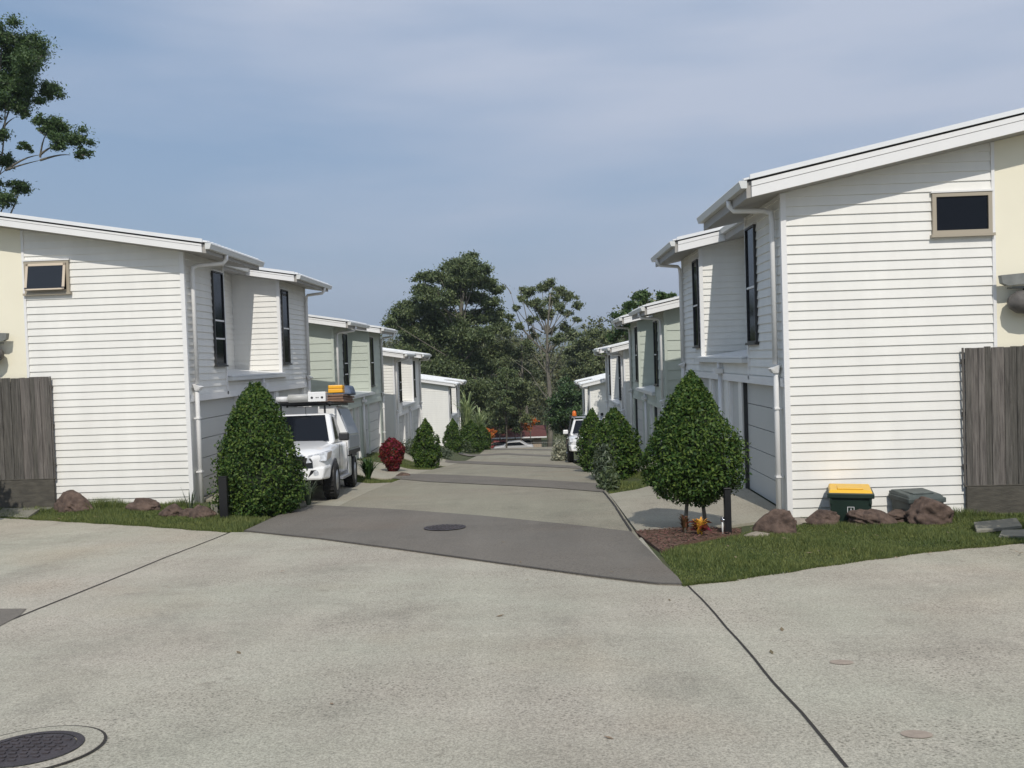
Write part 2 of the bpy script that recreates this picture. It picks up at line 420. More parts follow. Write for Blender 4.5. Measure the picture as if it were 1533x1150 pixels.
# kerb upstands of the near band's rounded corner
k1 = gp([(945, 797), (962, 815), (990, 843), (1015, 866), (1022, 877)])
# joints
for nm, pts, wd in (('expansion_joint', [(1030, 877), (1060, 907), (1088, 940), (1120, 975), (1158, 1022), (1200, 1068), (1238, 1112), (1268, 1150)], .019),
                ('expansion_joint', [(345, 797), (250, 834), (130, 883), (0, 935), (-100, 975)], .026),
                ('band_edge_joint', [(903, 737), (920, 758), (945, 797)], .03), ('band_edge_joint', [(365, 796), (480, 808), (600, 824), (700, 838), (800, 852), (900, 866), (985, 876), (1022, 877)], .018)):
    tag(ribbon(nm, gp(pts), wd, M_JOINT, .024 if nm == 'band_edge_joint' else .005 if nm == 'expansion_joint' else .0), kind='structure')
mul = gp([(950, 796), (1040, 790), (1110, 793), (1108, 800), (1060, 806), (1020, 815), (990, 826)])
tag(drape('mulch_bed', mul, M_MULCH, .012, res=.25, skirt=.05), kind='structure')

# grass blades
def inpoly(x, y, P):
    c = False; n = len(P)
    for i in range(n):
        x1, y1 = P[i]; x2, y2 = P[i - 1]
        if (y1 > y) != (y2 > y) and x < (x2 - x1) * (y - y1) / (y2 - y1) + x1: c = not c
    return c
def fast_mesh(name, V, nper, m, parent=None, tri=False):
    n = len(V) // nper
    me = bpy.data.meshes.new(name)
    me.vertices.add(len(V)); me.vertices.foreach_set('co', V.astype(np.float32).ravel())
    me.loops.add(len(V)); me.loops.foreach_set('vertex_index', np.arange(len(V), dtype=np.int32))
    me.polygons.add(n); me.polygons.foreach_set('loop_start', np.arange(0, len(V), nper, dtype=np.int32))
    me.update(calc_edges=True); me.materials.append(m)
    o = bpy.data.objects.new(name, me); COL.objects.link(o)
    if parent: o.parent = parent
    return o
def blades(name, poly, n, h, wd, m, excl=()):
    xs = [p[0] for p in poly]; ys = [p[1] for p in poly]; V = []
    while len(V) < n * 3:
        x = random.uniform(min(xs), max(xs)); y = random.uniform(min(ys), max(ys))
        if not inpoly(x, y, poly) or any(inpoly(x, y, e) for e in excl): continue
        z = H(x, y) - .03; a = random.uniform(0, 6.28); hh = h * random.uniform(.4, 1.4) * (1 + .5 * math.sin(x * 3 + y * 2))
        dx, dy = math.cos(a) * wd, math.sin(a) * wd; lx, ly = random.uniform(-.6, .6) * hh, random.uniform(-.6, .6) * hh
        V += [(x - dx, y - dy, z), (x + dx, y + dy, z), (x + lx, y + ly, z + hh)]
    return tag(fast_mesh(name, np.array(V), 3, m), kind='stuff')
gpR = [tuple(gr(1024, 876)[:2])] + [(p[0], p[1] + .02) for p in edge_r[1:]] + [(8.5, 13.6), (4.0, 13.6), (3.6, 12.9)] + gp([(1108, 801), (1060, 807), (1020, 816), (990, 828)])
o = blades('grass', gpR, 95000, .042, .006, M_BLADE); tag(o, 'short mown grass on the right corner island')
gpL = [(p[0], p[1] + .02) for p in edge_far] + gp([(362, 795), (405, 772), (330, 768)]) + [(-7.1, 17.5), (-13, 17.5)]
o = blades('grass', gpL, 52000, .055, .007, M_BLADE); tag(o, 'short grass verge in front of the left house')
for k, pl in enumerate(([(1.45, 17.9), (2.5, 19.1), (3.9, 19.0), (3.9, 21.4), (1.5, 23.4)], [(-4.0, 23.0), (-7.0, 22.5), (-7.0, 24), (-4.0, 25.1)], [(-4, 31.8), (-7, 33.4), (-7, 36.2), (-4, 37.1)])):
    o = blades('grass', pl, 9000, .06, .008, M_BLADE); tag(o, ['grass strip beside the right driveway', 'grass strip below the red shrub', 'grass strip before the far left shrubs'][k])

# ------------------------------------------------------------------ houses
def clip(poly, f):          # keep f(p) >= 0
    o = []
    for i in range(len(poly)):
        a, b = poly[i - 1], poly[i]; fa, fb = f(a), f(b)
        if (fa >= 0) != (fb >= 0):
            t = fa / (fa - fb); o.append((a[0] + (b[0] - a[0]) * t, a[1] + (b[1] - a[1]) * t))
        if fb >= 0: o.append(b)
    return o
def clad(mb, org, du, nrm, poly, bh, z0=0.0, lap=.021):
    org, du, nrm = Vector(org), Vector(du), Vector(nrm)
    lo = min(p[1] for p in poly); hi = max(p[1] for p in poly)
    k = math.floor((lo - z0) / bh)
    while z0 + k * bh < hi:
        zb, zt = z0 + k * bh, z0 + (k + 1) * bh; k += 1
        q = clip(clip(poly, lambda p: p[1] - zb), lambda p: zt - p[1])
        if len(q) < 3: continue
        P = [org + du * a + Vector((0, 0, z)) + nrm * (lap * (1 - (z - zb) / bh) + .002) for a, z in q]
        mb.quad(*P)
        e = [a for a, z in q if abs(z - zb) < 1e-6]
        if len(e) >= 2:
            a0, a1 = min(e), max(e); b = org + Vector((0, 0, zb))
            mb.quad(b + du * a0 + nrm * (lap + .002), b + du * a1 + nrm * (lap + .002), b + du * a1 - nrm * .002, b + du * a0 - nrm * .002)

def window(parent, org, du, nrm, w0, w1, z0, z1, fr, bars=(), fw=.045, dep=.05, open_=False):
    org, du, nrm = Vector(org), Vector(du), Vector(nrm)
    def bx(mb, a0, a1, za, zb, d0, d1):
        c = []
        for z in (za, zb):
            for (a, d) in ((a0, d0), (a1, d0), (a1, d1), (a0, d1)): c.append(org + du * a + nrm * d + Vector((0, 0, z)))
        mb.hexa(c)
    f = MB()
    bx(f, w0, w0 + fw, z0, z1, 0, dep); bx(f, w1 - fw, w1, z0, z1, 0, dep); bx(f, w0 + fw, w1 - fw, z1 - fw, z1, 0, dep); bx(f, w0 + fw, w1 - fw, z0, z0 + fw, 0, dep)
    fo = f.build('window', fr, parent)
    for b in bars: tr_ = MB(); bx(tr_, w0 + fw, w1 - fw, b - .018, b + .018, .001, dep - .006); tr_.build('transom', M_TRIM, fo)
    g = MB(); bx(g, w0 + fw * .6, w1 - fw * .6, z0 + fw * .6, z1 - fw * .6, -.02, .024); g.build('pane', M_GLASS, fo)
    s = MB(); bx(s, w0 - .03, w1 + .03, z0 - .045, z0 - .003, 0, dep + .03); s.build('sill', M_DFRAME if fr == M_DFRAME else fr, fo)
    h = MB(); bx(h, w0 - .02, w1 + .02, z1 + .003, z1 + .03, 0, dep + .012); h.build('flashing', M_TRIM, fo)

def house(s, XF, Y0, FZ, m, fd, boardmat, bh, label, LA=None, YB=None, zw=5.1, LN=HL, depth=1.05, ug=3.25):
    r = empty('townhouse', (XF, Y0, FZ), label=label, cat='house', group='two-storey townhouses stepping down both sides of the street')
    depth = depth if s > 0 else 1.3
    LA = LA or (2.3 if s > 0 else 2.2); YB = YB or (6.8 if s > 0 else 6.5)
    X = lambda u: s * u
    U = (s, 0, 0); Nf = (-s, 0, 0); Nn = (0, -1, 0)
    zs = lambda u: zw + m * u
    W = 10.0
    # core volumes
    c = MB()
    def vol(u0, u1, y0, y1, zb):
        c.hexa([(X(u0), y0, zb), (X(u1), y0, zb), (X(u1), y1, zb), (X(u0), y1, zb), (X(u0), y0, zs(u0) - .01), (X(u1), y0, zs(u1) - .01), (X(u1), y1, zs(u1) - .01), (X(u0), y1, zs(u0) - .01)])
    vol(depth + .02, W, .02, LN - .02, -2.2); vol(.02, depth + .02, .02, LA - .02, 2.1); vol(.02, depth + .02, YB + .02, LN - .02, 2.1)
    c.box(X(.16), X(depth + .02), .02, LN - .02, -2.2, 2.13)
    c.box(X(.02), X(depth + .02), LA - .02, YB + .02, 2.13, 2.44)
    wl = c.build('wall', boardmat, r)
    # near gable weatherboards
    g = MB(); clad(g, (0, 0, 0), U, Nn, [(0, -.9), (ug, -.9), (ug, zs(ug)), (0, zs(0))], bh); g.build('gable_cladding', boardmat, r)
    g = MB(); g.hexa([(X(ug), -.01, -.9), (X(W), -.01, -.9), (X(W), .3, -.9), (X(ug), .3, -.9), (X(ug), -.01, zs(ug) - .003), (X(W), -.01, zs(W) - .003), (X(W), .3, zs(W) - .003), (X(ug), .3, zs(ug) - .003)])
    g.build('rendered_wall', M_CREAM, r)
    # facades
    g = MB()
    clad(g, (0, 0, 0), (0, 1, 0), Nf, [(0, 2.13), (LA, 2.13), (LA, zs(0)), (0, zs(0))], bh)
    clad(g, (0, 0, 0), (0, 1, 0), Nf, [(LA, 2.13), (YB, 2.13), (YB, 2.43), (LA, 2.43)], bh)
    clad(g, (0, 0, 0), (0, 1, 0), Nf, [(YB, 2.13), (LN, 2.13), (LN, zs(0)), (YB, zs(0))], bh)
    g.build('street_cladding', boardmat, r)
    g = MB(); clad(g, (0, YB, 0), U, Nn, [(0, 2.5), (depth, 2.5), (depth, zs(depth)), (0, zs(0))], bh)
    clad(g, (X(depth), 0, 0), (0, 1, 0), Nf, [(LA, 2.5), (YB, 2.5), (YB, zs(depth)), (LA, zs(depth))], bh)
    g.build('recess_cladding', boardmat, r)
    # corner trims
    tw = .05; tmat = M_TRIM if boardmat == M_WHITE else boardmat
    for (y0, z0) in ((0, -.9), (YB, 2.45)):
        g = MB(); g.box(X(-.036), X(tw), y0 - .036, y0 - .0005, z0, zs(0) - .01)
        g.box(X(-.036), X(0), y0 - .0005, y0 + tw * .8, max(z0, 2.13), zs(0) - .01); g.build('corner_trim', tmat, r)
    for bb in ((X(-.036), X(-.0005), LA - .05, LA + .028, 2.13, zs(0) - .01), (X(-.036), X(-.0005), LN - tw, LN + .02, 2.13, zs(0) - .01), (X(ug - .03), X(ug + .02), -.034, -.0105, -.9, zs(ug) - .01)):
        g = MB(); g.box(*bb); g.build('corner_trim', tmat, r)
    # lower storey piers, lintel
    ops = [(.45, 3.0, 'g'), (3.28, 4.16, 'd'), (5.0, 5.88, 'd'), (6.15, 8.75, 'g')]
    y = 0.0
    for a, b in [(o_[0], o_[1]) for o_ in ops] + [(LN, 0)]:
        g = MB(); g.box(X(0), X(.159), y, a, -2.0, 2.12); y = b
        g.build('pier', boardmat, r)
    g = MB(); g.box(X(-.036), X(-.0275), .02, LN - .02, 2.06, 2.20); g.build('lintel_trim', M_TRIM if boardmat == M_WHITE else boardmat, r)
    for (a, b, k) in ops:
        d = MB()
        if k == 'g':
            n = 5
            for i in range(n):
                z0 = i * 2.06 / n + .01; z1 = (i + 1) * 2.06 / n - .004
                d.box(X(.10), X(.15), a + .01, b - .01, z0, z1)
            go = d.build('garage_door', M_GDOOR, r)
            for q0, q1 in ((a + .001, a + .05), (b - .05, b - .001)):
                fj = MB(); fj.box(X(.03), X(.1), q0, q1, -.2, 2.1); fj.build('door_jamb', M_DFRAME if s > 0 else M_TRIM, go)
        else:
            d.box(X(.08), X(.13), a + .06, b - .06, 0.03, 2.04); do = d.build('entry_door', M_GDOOR, r)
            fj = MB(); fj.box(X(.02), X(.15), a + .001, a + .06, 0, 2.1); fj.box(X(.02), X(.15), b - .06, b - .001, 0, 2.1); fj.build('door_frame', M_TRIM, do)
            hd = MB(); hd.tube([(X(.08), b - .16, 1.0), (X(.03), b - .16, 1.0), (X(.03), b - .27, 1.0)], .012, 6); hd.build('handle', M_CHROME, do)
    # low roof over the recess
    g = MB()
    g.hexa([(X(-.13), LA + .04, 2.52), (X(depth - .01), LA + .04, 2.66), (X(depth - .01), YB - .03, 2.66), (X(-.13), YB - .03, 2.52),
            (X(-.13), LA + .04, 2.55), (X(depth - .01), LA + .04, 2.69), (X(depth - .01), YB - .03, 2.69), (X(-.13), YB - .03, 2.55)])
    lr = g.build('low_roof', M_ROOF, r)
    g = MB(); g.box(X(-.14), X(-.03), LA + .02, YB + .35, 2.43, 2.515); g.build('low_gutter', M_GUT, lr)
    g = MB(); g.tube([(X(-.09), 4.58, 2.43), (X(-.09), 4.58, 2.3)], .04); g.prism([(X(-.2), 4.46, 2.30), (X(-.03), 4.46, 2.30), (X(-.03), 4.7, 2.30), (X(-.2), 4.7, 2.30)], (0, 0, -.1))
    g.tube([(X(-.07), 4.58, 2.2), (X(-.07), 4.58, 0.0)], .045); g.build('downpipe', M_TRIM, lr)
    # main roof: notched skillion
    ue, rn = -.68, .45
    ua = .46 if s > 0 else .70
    def roofpoly(e, off):
        k = e
        P = [(ue + k, -rn + k), (ue + k, LA + .68 - k), (ua + k, LA + .68 - k), (ua + k, YB - rn + k), (ue + k, YB - rn + k), (ue + k, LN + .45 - k), (W + .3 - k, LN + .45 - k), (W + .3 - k, -rn + k)]
        return [(X(u), y, zs(u) + off) for (u, y) in P]
    g = MB(); g.prism(roofpoly(.03, 0.0), (0, 0, fd - .075)); ro = g.build('roof', M_SOFF, r)
    g = MB(); g.prism(roofpoly(-.02, fd - .045), (0, 0, .03))
    k = -rn + .15
    while k < LN + .4:                      # raised ribs of the metal sheeting
        u0 = ue if (k < LA + .6 or k > YB - .4) else ua
        g.hexa([(X(u0), k, zs(u0) + fd - .014), (X(W + .3), k, zs(W + .3) + fd - .014), (X(W + .3), k + .03, zs(W + .3) + fd - .014), (X(u0), k + .03, zs(u0) + fd - .014),
                (X(u0), k, zs(u0) + fd + .006), (X(W + .3), k, zs(W + .3) + fd + .006), (X(W + .3), k + .03, zs(W + .3) + fd + .006), (X(u0), k + .03, zs(u0) + fd + .006)])
        k += .2
    g.build('roof_sheeting', M_ROOF, ro)
    # barge boards and caps along rakes
    def barge(y, u0, u1):
        g = MB(); cp = MB()
        for (za, zb, d) in ((0.0, fd * .48, .012), (fd * .5, fd - .085, .02)):
            g.hexa([(X(u0), y - d, zs(u0) + za), (X(u1), y - d, zs(u1) + za), (X(u1), y + .028, zs(u1) + za), (X(u0), y + .028, zs(u0) + za),
                    (X(u0), y - d, zs(u0) + zb), (X(u1), y - d, zs(u1) + zb), (X(u1), y + .028, zs(u1) + zb), (X(u0), y + .028, zs(u0) + zb)])
        cp.hexa([(X(u0 - .03), y - .05, zs(u0) + fd - .06), (X(u1), y - .05, zs(u1) + fd - .06), (X(u1), y - .021, zs(u1) + fd - .06), (X(u0 - .03), y - .021, zs(u0) + fd - .06),
                 (X(u0 - .03), y - .05, zs(u0) + fd + .012), (X(u1), y - .05, zs(u1) + fd + .012), (X(u1), y - .021, zs(u1) + fd + .012), (X(u0 - .03), y - .021, zs(u0) + fd + .012)])
        bo = g.build('barge_board', M_TRIM, ro); cp.build('barge_cap', M_ROOF, ro)
    barge(-rn, ue + .1, W + .3); barge(YB - rn, ue + .1, ua + .03)
    # gutters (profiled)
    def gutter(u, y0, y1):
        zt = zs(u) + fd - .06
        pr = [(0, 0), (-.115, 0), (-.125, -.02), (-.115, -.04), (-.09, -.115), (0, -.115)]
        q = MB(); q.prism([(X(u + a), y0, zt + b) for a, b in pr], (0, y1 - y0, 0)); q.build('gutter', M_GUT, ro)
    gutter(ue + .03, -rn - .02, LA + .70); gutter(ue + .03, YB - rn - .02, LN + .47); gutter(ua + .03, LA + .70, YB - rn - .02)
    # downpipes
    def pipe(y, ye):
        zg = zs(ue) + fd - .18
        g = MB(); g.tube([(X(ue - .02), ye, zg), (X(ue - .02), ye, zg - .08), (X(ue + .05), ye, zg - .16), (X(-.16), (y + ye) / 2, zg - .20), (X(-.10), y, zg - .26), (X(-.09), y, zg - .4), (X(-.09), y, 2.42)], .043, 10)
        p = g.build('downpipe', M_TRIM, r)
        h = MB(); zz = 2.42
        h.hexa([(X(-.06), y - .07, zz - .14), (X(-.14), y - .07, zz - .14), (X(-.14), y + .07, zz - .14), (X(-.06), y + .07, zz - .14),
                (X(-.025), y - .1, zz), (X(-.19), y - .1, zz - .07), (X(-.19), y + .1, zz - .07), (X(-.025), y + .1, zz)])
        h.build('rainhead', M_TRIM, p)
        h = MB(); h.tube([(X(-.08), y, zz - .1), (X(-.08), y, zz - .2), (X(-.09), y - .03, zz - .3), (X(-.09), y - .03, -.3)], .047, 10)
        for zc in (1.7, .6): h.box(X(-.02), X(-.14), y - .09, y + .03, zc, zc + .03)
        h.build('lower_pipe', M_TRIM, p)
    pipe(.27, .55); pipe(LN - .12, LN - .3)
    # windows
    window(r, (X(-.012), 0, 0), (0, 1, 0), Nf, LA - .72, LA - .10, 2.80, 4.86, M_DFRAME, bars=(3.78,) if s > 0 else (3.38, 3.78), fw=.028)
    window(r, (X(-.012), 0, 0), (0, 1, 0), Nf, YB + .14, YB + .76, 2.80, 4.86, M_DFRAME, bars=(3.78,), fw=.028)
    window(r, (0, -.012, 0), U, Nn, ug - .95, ug - .035, 4.36, 5.0, M_WFRAME, fw=.06)
    if s < 0 and Y0 < 20:
        c_ = list(r.children)[-1]; sh = MB(); a0, a1, z0, z1 = X(ug - .90), X(ug - .085), 4.41, 4.95
        for (p0, p1, q0, q1) in ((a0, a0 + s * .05, 0, 1), (a1 - s * .05, a1, 0, 1), (a0, a1, 0, .09), (a0, a1, .91, 1)):
            yy = lambda t: -.075 - .10 * (1 - t); zz = lambda t: z0 + (z1 - z0) * t
            sh.hexa([(p0, yy(q0), zz(q0)), (p1, yy(q0), zz(q0)), (p1, yy(q0) + .02, zz(q0)), (p0, yy(q0) + .02, zz(q0)), (p0, yy(q1), zz(q1)), (p1, yy(q1), zz(q1)), (p1, yy(q1) + .02, zz(q1)), (p0, yy(q1) + .02, zz(q1))])
        sh.build('open_sash', mat('pale_sash', (.62, .52, .40), .5), c_)
        sg = MB(); sg.quad((a0, -.17, z0 + .03), (a1, -.17, z0 + .03), (a1, -.07, z1 - .03), (a0, -.07, z1 - .03)); sg.build('sash_pane', mat('sash_glass', (.02, .022, .026), .1, spec=.6), c_)
    return r

HS = {}
HS['L1'] = house(-1, -7.05, LFL[0][0], LFL[0][1], .168, .25, M_WHITE, .146, 'nearest white weatherboard townhouse on the left, behind the cone shrub and white work ute')
HS['L2'] = house(-1, -7.05, LFL[1][0], LFL[1][1], .168, .27, M_GREEN, .30, 'pale sage green townhouse on the left, between two white ones')
HS['L3'] = house(-1, -7.05, LFL[2][0], LFL[2][1], .168, .27, M_WHITE, .146, 'white townhouse on the left just past the pale green one')
HS['L4'] = house(-1, -7.05, LFL[3][0], LFL[3][1], .168, .27, M_WHITE, .146, 'farthest and lowest white townhouse on the left, its pale roof seen from above')
HS['R1'] = house(1, 3.93, RFL[0][0], RFL[0][1], .205, .32, M_WHITE, .148, 'nearest and largest white weatherboard townhouse on the right, behind the yellow-lidded bin')
HS['R2'] = house(1, 3.93, RFL[1][0], RFL[1][1], .205, .30, M_GREEN, .30, 'pale sage green townhouse on the right, just behind the nearest white one')
HS['R3'] = house(1, 3.93, RFL[2][0], RFL[2][1], .205, .28, M_WHITE, .146, 'white townhouse on the right just past the pale green one')
HS['R4'] = house(1, 3.93, RFL[3][0], RFL[3][1], .205, .28, M_WHITE, .146, 'farthest and lowest white townhouse on the right, above the parked four-wheel drive')

# porch gutters with a rolled shade cloth on the rendered walls
def porch(h, s, a, b, Yp, gpx, gpy):
    p = at(gpx, gpy, Yp) - h.location
    e = 1 if s > 0 else -1
    x0 = p.x; g = MB()
    pr = [(0, 0), (-.03, .0), (0.0, -.05), (.04, -.12), (.10, -.14), (.16, -.14)]
    g.prism([(x0, p.y, p.z), (x0 + e * .02, p.y, p.z - .12), (x0 + e * .10, p.y, p.z - .16), (x0 + e * 3.0, p.y, p.z - .16 + .2), (x0 + e * 3.0, p.y, p.z + .2)], (0, -.10, 0))
    g.box(x0 + e * .2, x0 + e * 3.0, p.y - .02, p.y + .12, p.z - .20, p.z - .17)
    o = g.build('porch_gutter', mat('dark_grey_gutter', (.20, .205, .19), .5, var=.2, scale=6), h)  # mottled dark grey, darker than the house gutters
    g = MB(); g.sm = True
    prof = [(.0, 0), (.10, .03), (.17, .14), (.19, .30), (.18, .9)]
    g.lathe([(r_, e * z_) for r_, z_ in prof], (x0 + e * .12, p.y - .06, p.z - .42), 16, axis='x')
    g.tube([(x0 + e * .45, p.y + .06, p.z - .2), (x0 + e * .45, p.y + .06, p.z - .42)], .04)
    g.build('rolled_shade', mat('shade_cloth', (.12, .11, .10), .7, var=.3, scale=9), h)
porch(HS['R1'], 1, 0, 0, RFL[0][0] - .16, 1494, 413)
porch(HS['L1'], -1, 0, 0, LFL[0][0] - .16, 14, 499)

# ------------------------------------------------------------------ foliage helpers
def rot_basis(n):
    """leaf frames: n random normals"""
    v = RNG.normal(size=(n, 3)); v /= np.linalg.norm(v, axis=1)[:, None]
    return v
def leaf_mesh(name, P, size, m, parent=None, outward=None, asp=.45, jit=.35, nm_bias=.6, droop=0.0):
    n = len(P)
    d = rot_basis(n)
    if outward is not None: nrm = outward * nm_bias + rot_basis(n) * (1 - nm_bias)
    else: nrm = rot_basis(n)
    nrm /= np.linalg.norm(nrm, axis=1)[:, None] + 1e-9
    if droop: d[:, 2] -= droop
    d -= nrm * (d * nrm).sum(1)[:, None]; d /= np.linalg.norm(d, axis=1)[:, None] + 1e-9
    b = np.cross(nrm, d)
    s = size * (1 + RNG.uniform(-jit, jit, n))[:, None]
    V = np.empty((n, 4, 3))
    V[:, 0] = P - d * s * .5; V[:, 1] = P + b * s * asp * .5; V[:, 2] = P + d * s * .5; V[:, 3] = P - b * s * asp * .5
    return fast_mesh(name, V.reshape(-1, 3), 4, m, parent)

def cone_bush(name, h, r, n, leaf, label, prof=None, m=None, group=None, base=0.0, cat='shrub', loc=(0, 0, 0)):
    root = empty(name, loc, label=label, cat=cat, group=group)
    prof = prof or [(0, .78), (.1, .94), (.25, 1.0), (.45, .93), (.65, .77), (.82, .55), (.93, .34), (1.0, .12)]
    zt = np.array([p[0] for p in prof]); rt = np.array([p[1] for p in prof])
    t = RNG.uniform(0, 1, n * 2); keep = RNG.uniform(0, 1, n * 2) < np.interp(t, zt, rt) * .9 + .1; t = t[keep][:n]
    a = RNG.uniform(0, 2 * np.pi, len(t))
    # clustered sprays of leaves instead of an even skin
    nc = max(40, len(t) // 26); ct = RNG.uniform(0, 1, nc); ca_ = RNG.uniform(0, 2 * np.pi, nc); cd = RNG.normal(0, .085, nc); cd[RNG.uniform(0, 1, nc) < .05] += .12
    pick = RNG.integers(0, nc, len(t)); use = RNG.uniform(0, 1, len(t)) < .72
    sa = .30; t = np.where(use, np.clip(ct[pick] + RNG.normal(0, .028, len(t)), 0, 1.02), t); a = np.where(use, ca_[pick] + RNG.normal(0, .11, len(t)), a)
    lump = 1 + .09 * np.sin(a * 2 + t * 5 + h * 3) + .075 * np.sin(a * 5 - t * 13 + r * 5) + np.where(use, cd[pick], 0)
    dd = 1 - np.abs(RNG.normal(0, .085, len(t)))
    rr = np.interp(t, zt, rt) * r * lump * dd
    z = base + (t + RNG.normal(0, .012, len(t))) * (h - base)
    P = np.stack([rr * np.cos(a), rr * np.sin(a), z], 1)
    O = np.stack([np.cos(a), np.sin(a), .5 + 0 * a], 1); O /= np.linalg.norm(O, axis=1)[:, None]
    leaf_mesh('crown', P, leaf, m or M_BUSH, root, O, asp=.5, nm_bias=.5)
    c = MB(); c.lathe([(np.interp(k, zt, rt) * r * .74, base + k * (h - base) * .97 + .03) for k in (0, .1, .25, .45, .65, .82, .93, .99)], n=16)  # added solid core against see-through, inner shade put into its dark colour
    c.build('dark_core', M_CORE, root)
    return root
def gpt(px, py, dz=0): p = gr(px, py); return (p.x, p.y, H(p.x, p.y) + dz)

bx = gpt(390, 768)
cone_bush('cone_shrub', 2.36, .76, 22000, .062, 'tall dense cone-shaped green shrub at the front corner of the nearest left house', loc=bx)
# right double-stem clipped tree
tx = gpt(1040, 792)
root = cone_bush('topiary_tree', 2.26, .68, 21000, .056, 'rounded cone clipped tree on two thin stems in the mulch bed', base=.40,
                 prof=[(0, .35), (.08, .72), (.2, .98), (.32, 1.0), (.5, .90), (.66, .68), (.80, .47), (.92, .27), (1.0, .08)], loc=tx, cat='tree')
for dx in (-.12, .15):
    g = MB(); g.tube([(dx * 1.1, 0, -.05), (dx * 1.0, .01, .2), (dx * .7, 0, .6)], [.035, .028, .025], 8); g.build('trunk', M_BARK, root)
CG = 'clipped cone shrubs down the street'
c0 = cone_bush('cone_shrub', 1.72, .62, 7000, .085, 'broad cone shrub at the kerb on the right, before the parked four-wheel drive', loc=gpt(922, 716), group=CG)
m0 = cone_bush('round_shrub', 1.85, .42, 4500, .08, 'narrow bright green shrub hiding the front of the right four-wheel drive', loc=(1.62, 26.0, H(1.62, 26.0)), m=M_BUSH, prof=[(0, .7), (.2, 1), (.5, .95), (.8, .6), (1, .1)])
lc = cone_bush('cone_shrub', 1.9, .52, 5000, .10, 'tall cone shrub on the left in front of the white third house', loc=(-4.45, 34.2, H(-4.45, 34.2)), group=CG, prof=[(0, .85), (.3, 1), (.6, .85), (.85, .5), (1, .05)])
Yc = 56; q = at(679, 668, Yc); copy_tree(lc, (q.x, Yc, H(q.x, Yc) - .1), sc=(1.15, 1.15, 1.12), label='cone shrub on the left beside the farthest left house', cat='shrub')
for (px, Yc, k, lb) in ((706, 62, .95, 'dark cone shrub at the foot of the tall strappy plant'), (722, 65, .8, 'last small cone shrub on the left at the end of the street')):
    q = at(px, 668, Yc); copy_tree(lc, (q.x, Yc, H(q.x, Yc)), rz=1.0, sc=(1.7 * k, 1.7 * k, 1.2 * k), label=lb, cat='shrub')

def strap_plant(name, loc, n, h, wd, m, label, spread=.8, cat='plant', group=None, stem=0.0):
    root = empty(name, loc, label=label, cat=cat, group=group); mb = MB()
    for i in range(n):
        a = random.uniform(0, 6.283); hh = h * random.uniform(.55, 1.1); sp = spread * random.uniform(.2, 1.0) * h; ca, sa = math.cos(a), math.sin(a)
        z0 = stem * random.uniform(.2, 1) if stem else 0
        prev = None
        for k in range(5):
            t = k / 4; rr = .03 + sp * t ** 1.3; z = z0 + hh * (math.sin(t * 1.9) if spread > .5 else t * (1.1 - .25 * t)); ww = wd * (1 - t ** 2) + .002
            p = ((ca * rr - sa * ww, sa * rr + ca * ww, z), (ca * rr + sa * ww, sa * rr - ca * ww, z))
            if prev: mb.raw([prev[0], prev[1], p[1], p[0]], [(0, 1, 2, 3)])
            prev = p
    mb.build('leaves', m, root)
    if stem:
        g = MB(); g.tube([(0, 0, -.05), (0, 0, stem)], .025, 6); g.build('stem', M_BARKD, root)
    return root
# red shrub
p = gpt(588, 706)
rs = cone_bush('red_shrub', 1.16, .40, 4200, .11, 'round dark red leafed shrub at the kerb behind the white ute', m=M_RED, loc=p, prof=[(0, .35), (.15, .6), (.4, .95), (.65, 1.0), (.85, .75), (1, .2)])
strap_plant('strappy_plant', (-4.75, 23.9, H(-4.75, 23.9)), 90, .62, .022, M_STRAP, 'clump of long green strap leaves left of the red shrub')
strap_plant('strappy_plant', (-5.3, 23.7, H(-5.3, 23.7)), 70, .6, .022, M_STRAP, 'strap-leafed clump half hidden behind the white ute')
strap_plant('strappy_plant', gpt(462, 757), 60, .48, .012, M_GREY, 'small grassy tuft between the big cone shrub and the ute', spread=.7)
strap_plant('spiky_plant', gpt(285, 768), 14, .55, .010, M_GREY, 'thin spiky plant among the rocks at the left house corner', spread=.25)
def loose(name, loc, rad, n, leaf, m, label, cat='shrub', asp=.35):
    root = empty(name, loc, label=label, cat=cat); v = rot_basis(n) * (RNG.uniform(0, 1, n) ** .4)[:, None]
    v[:, 2] = np.abs(v[:, 2]); P = v * np.array(rad) * (1 + .25 * np.sin(v[:, :1] * 9) * np.cos(v[:, 1:2] * 8))
    leaf_mesh('foliage', P, leaf, m, root, v / (np.linalg.norm(v, axis=1)[:, None] + 1e-6), asp=asp, nm_bias=.3)
    return root
M_GG2 = mat('mixed_leaves', (.07, .10, .04), .5, island=.5, trans=.15)
loose('low_shrub', gpt(640, 689), (.8, .6, .7), 1800, .13, M_GG2, 'low dark shrub at the kerb in front of the tall left cone')
loose('low_shrub', gpt(618, 682), (.7, .7, .75), 1500, .13, M_GREY, 'grey-green shrub by the garage of the third left house')
loose('low_shrub', gpt(664, 684), (.55, .5, .5), 900, .15, M_GREY, 'low tuft on the left kerb corner')
loose('low_shrub', gpt(694, 676), (.7, .6, .8), 900, .2, M_GG2, 'spiky tuft beside the far left cones')
loose('lavender_shrub', (1.62, 21.6, H(1.62, 21.6)), (.33, .5, .95), 1500, .12, M_GREY, 'grey-green upright shrub left of the broad right cone', asp=.2)
loose('lavender_shrub', (1.5, 19.0, H(1.5, 19.0)), (.22, .5, .5), 900, .12, M_GG2, 'low dark plants spilling over the right kerb')
loose('variegated_shrub', gpt(838, 690), (.38, .6, 1.0), 1300, .14, M_VAR, 'pale variegated shrub at the right kerb before the four-wheel drive', asp=.4)
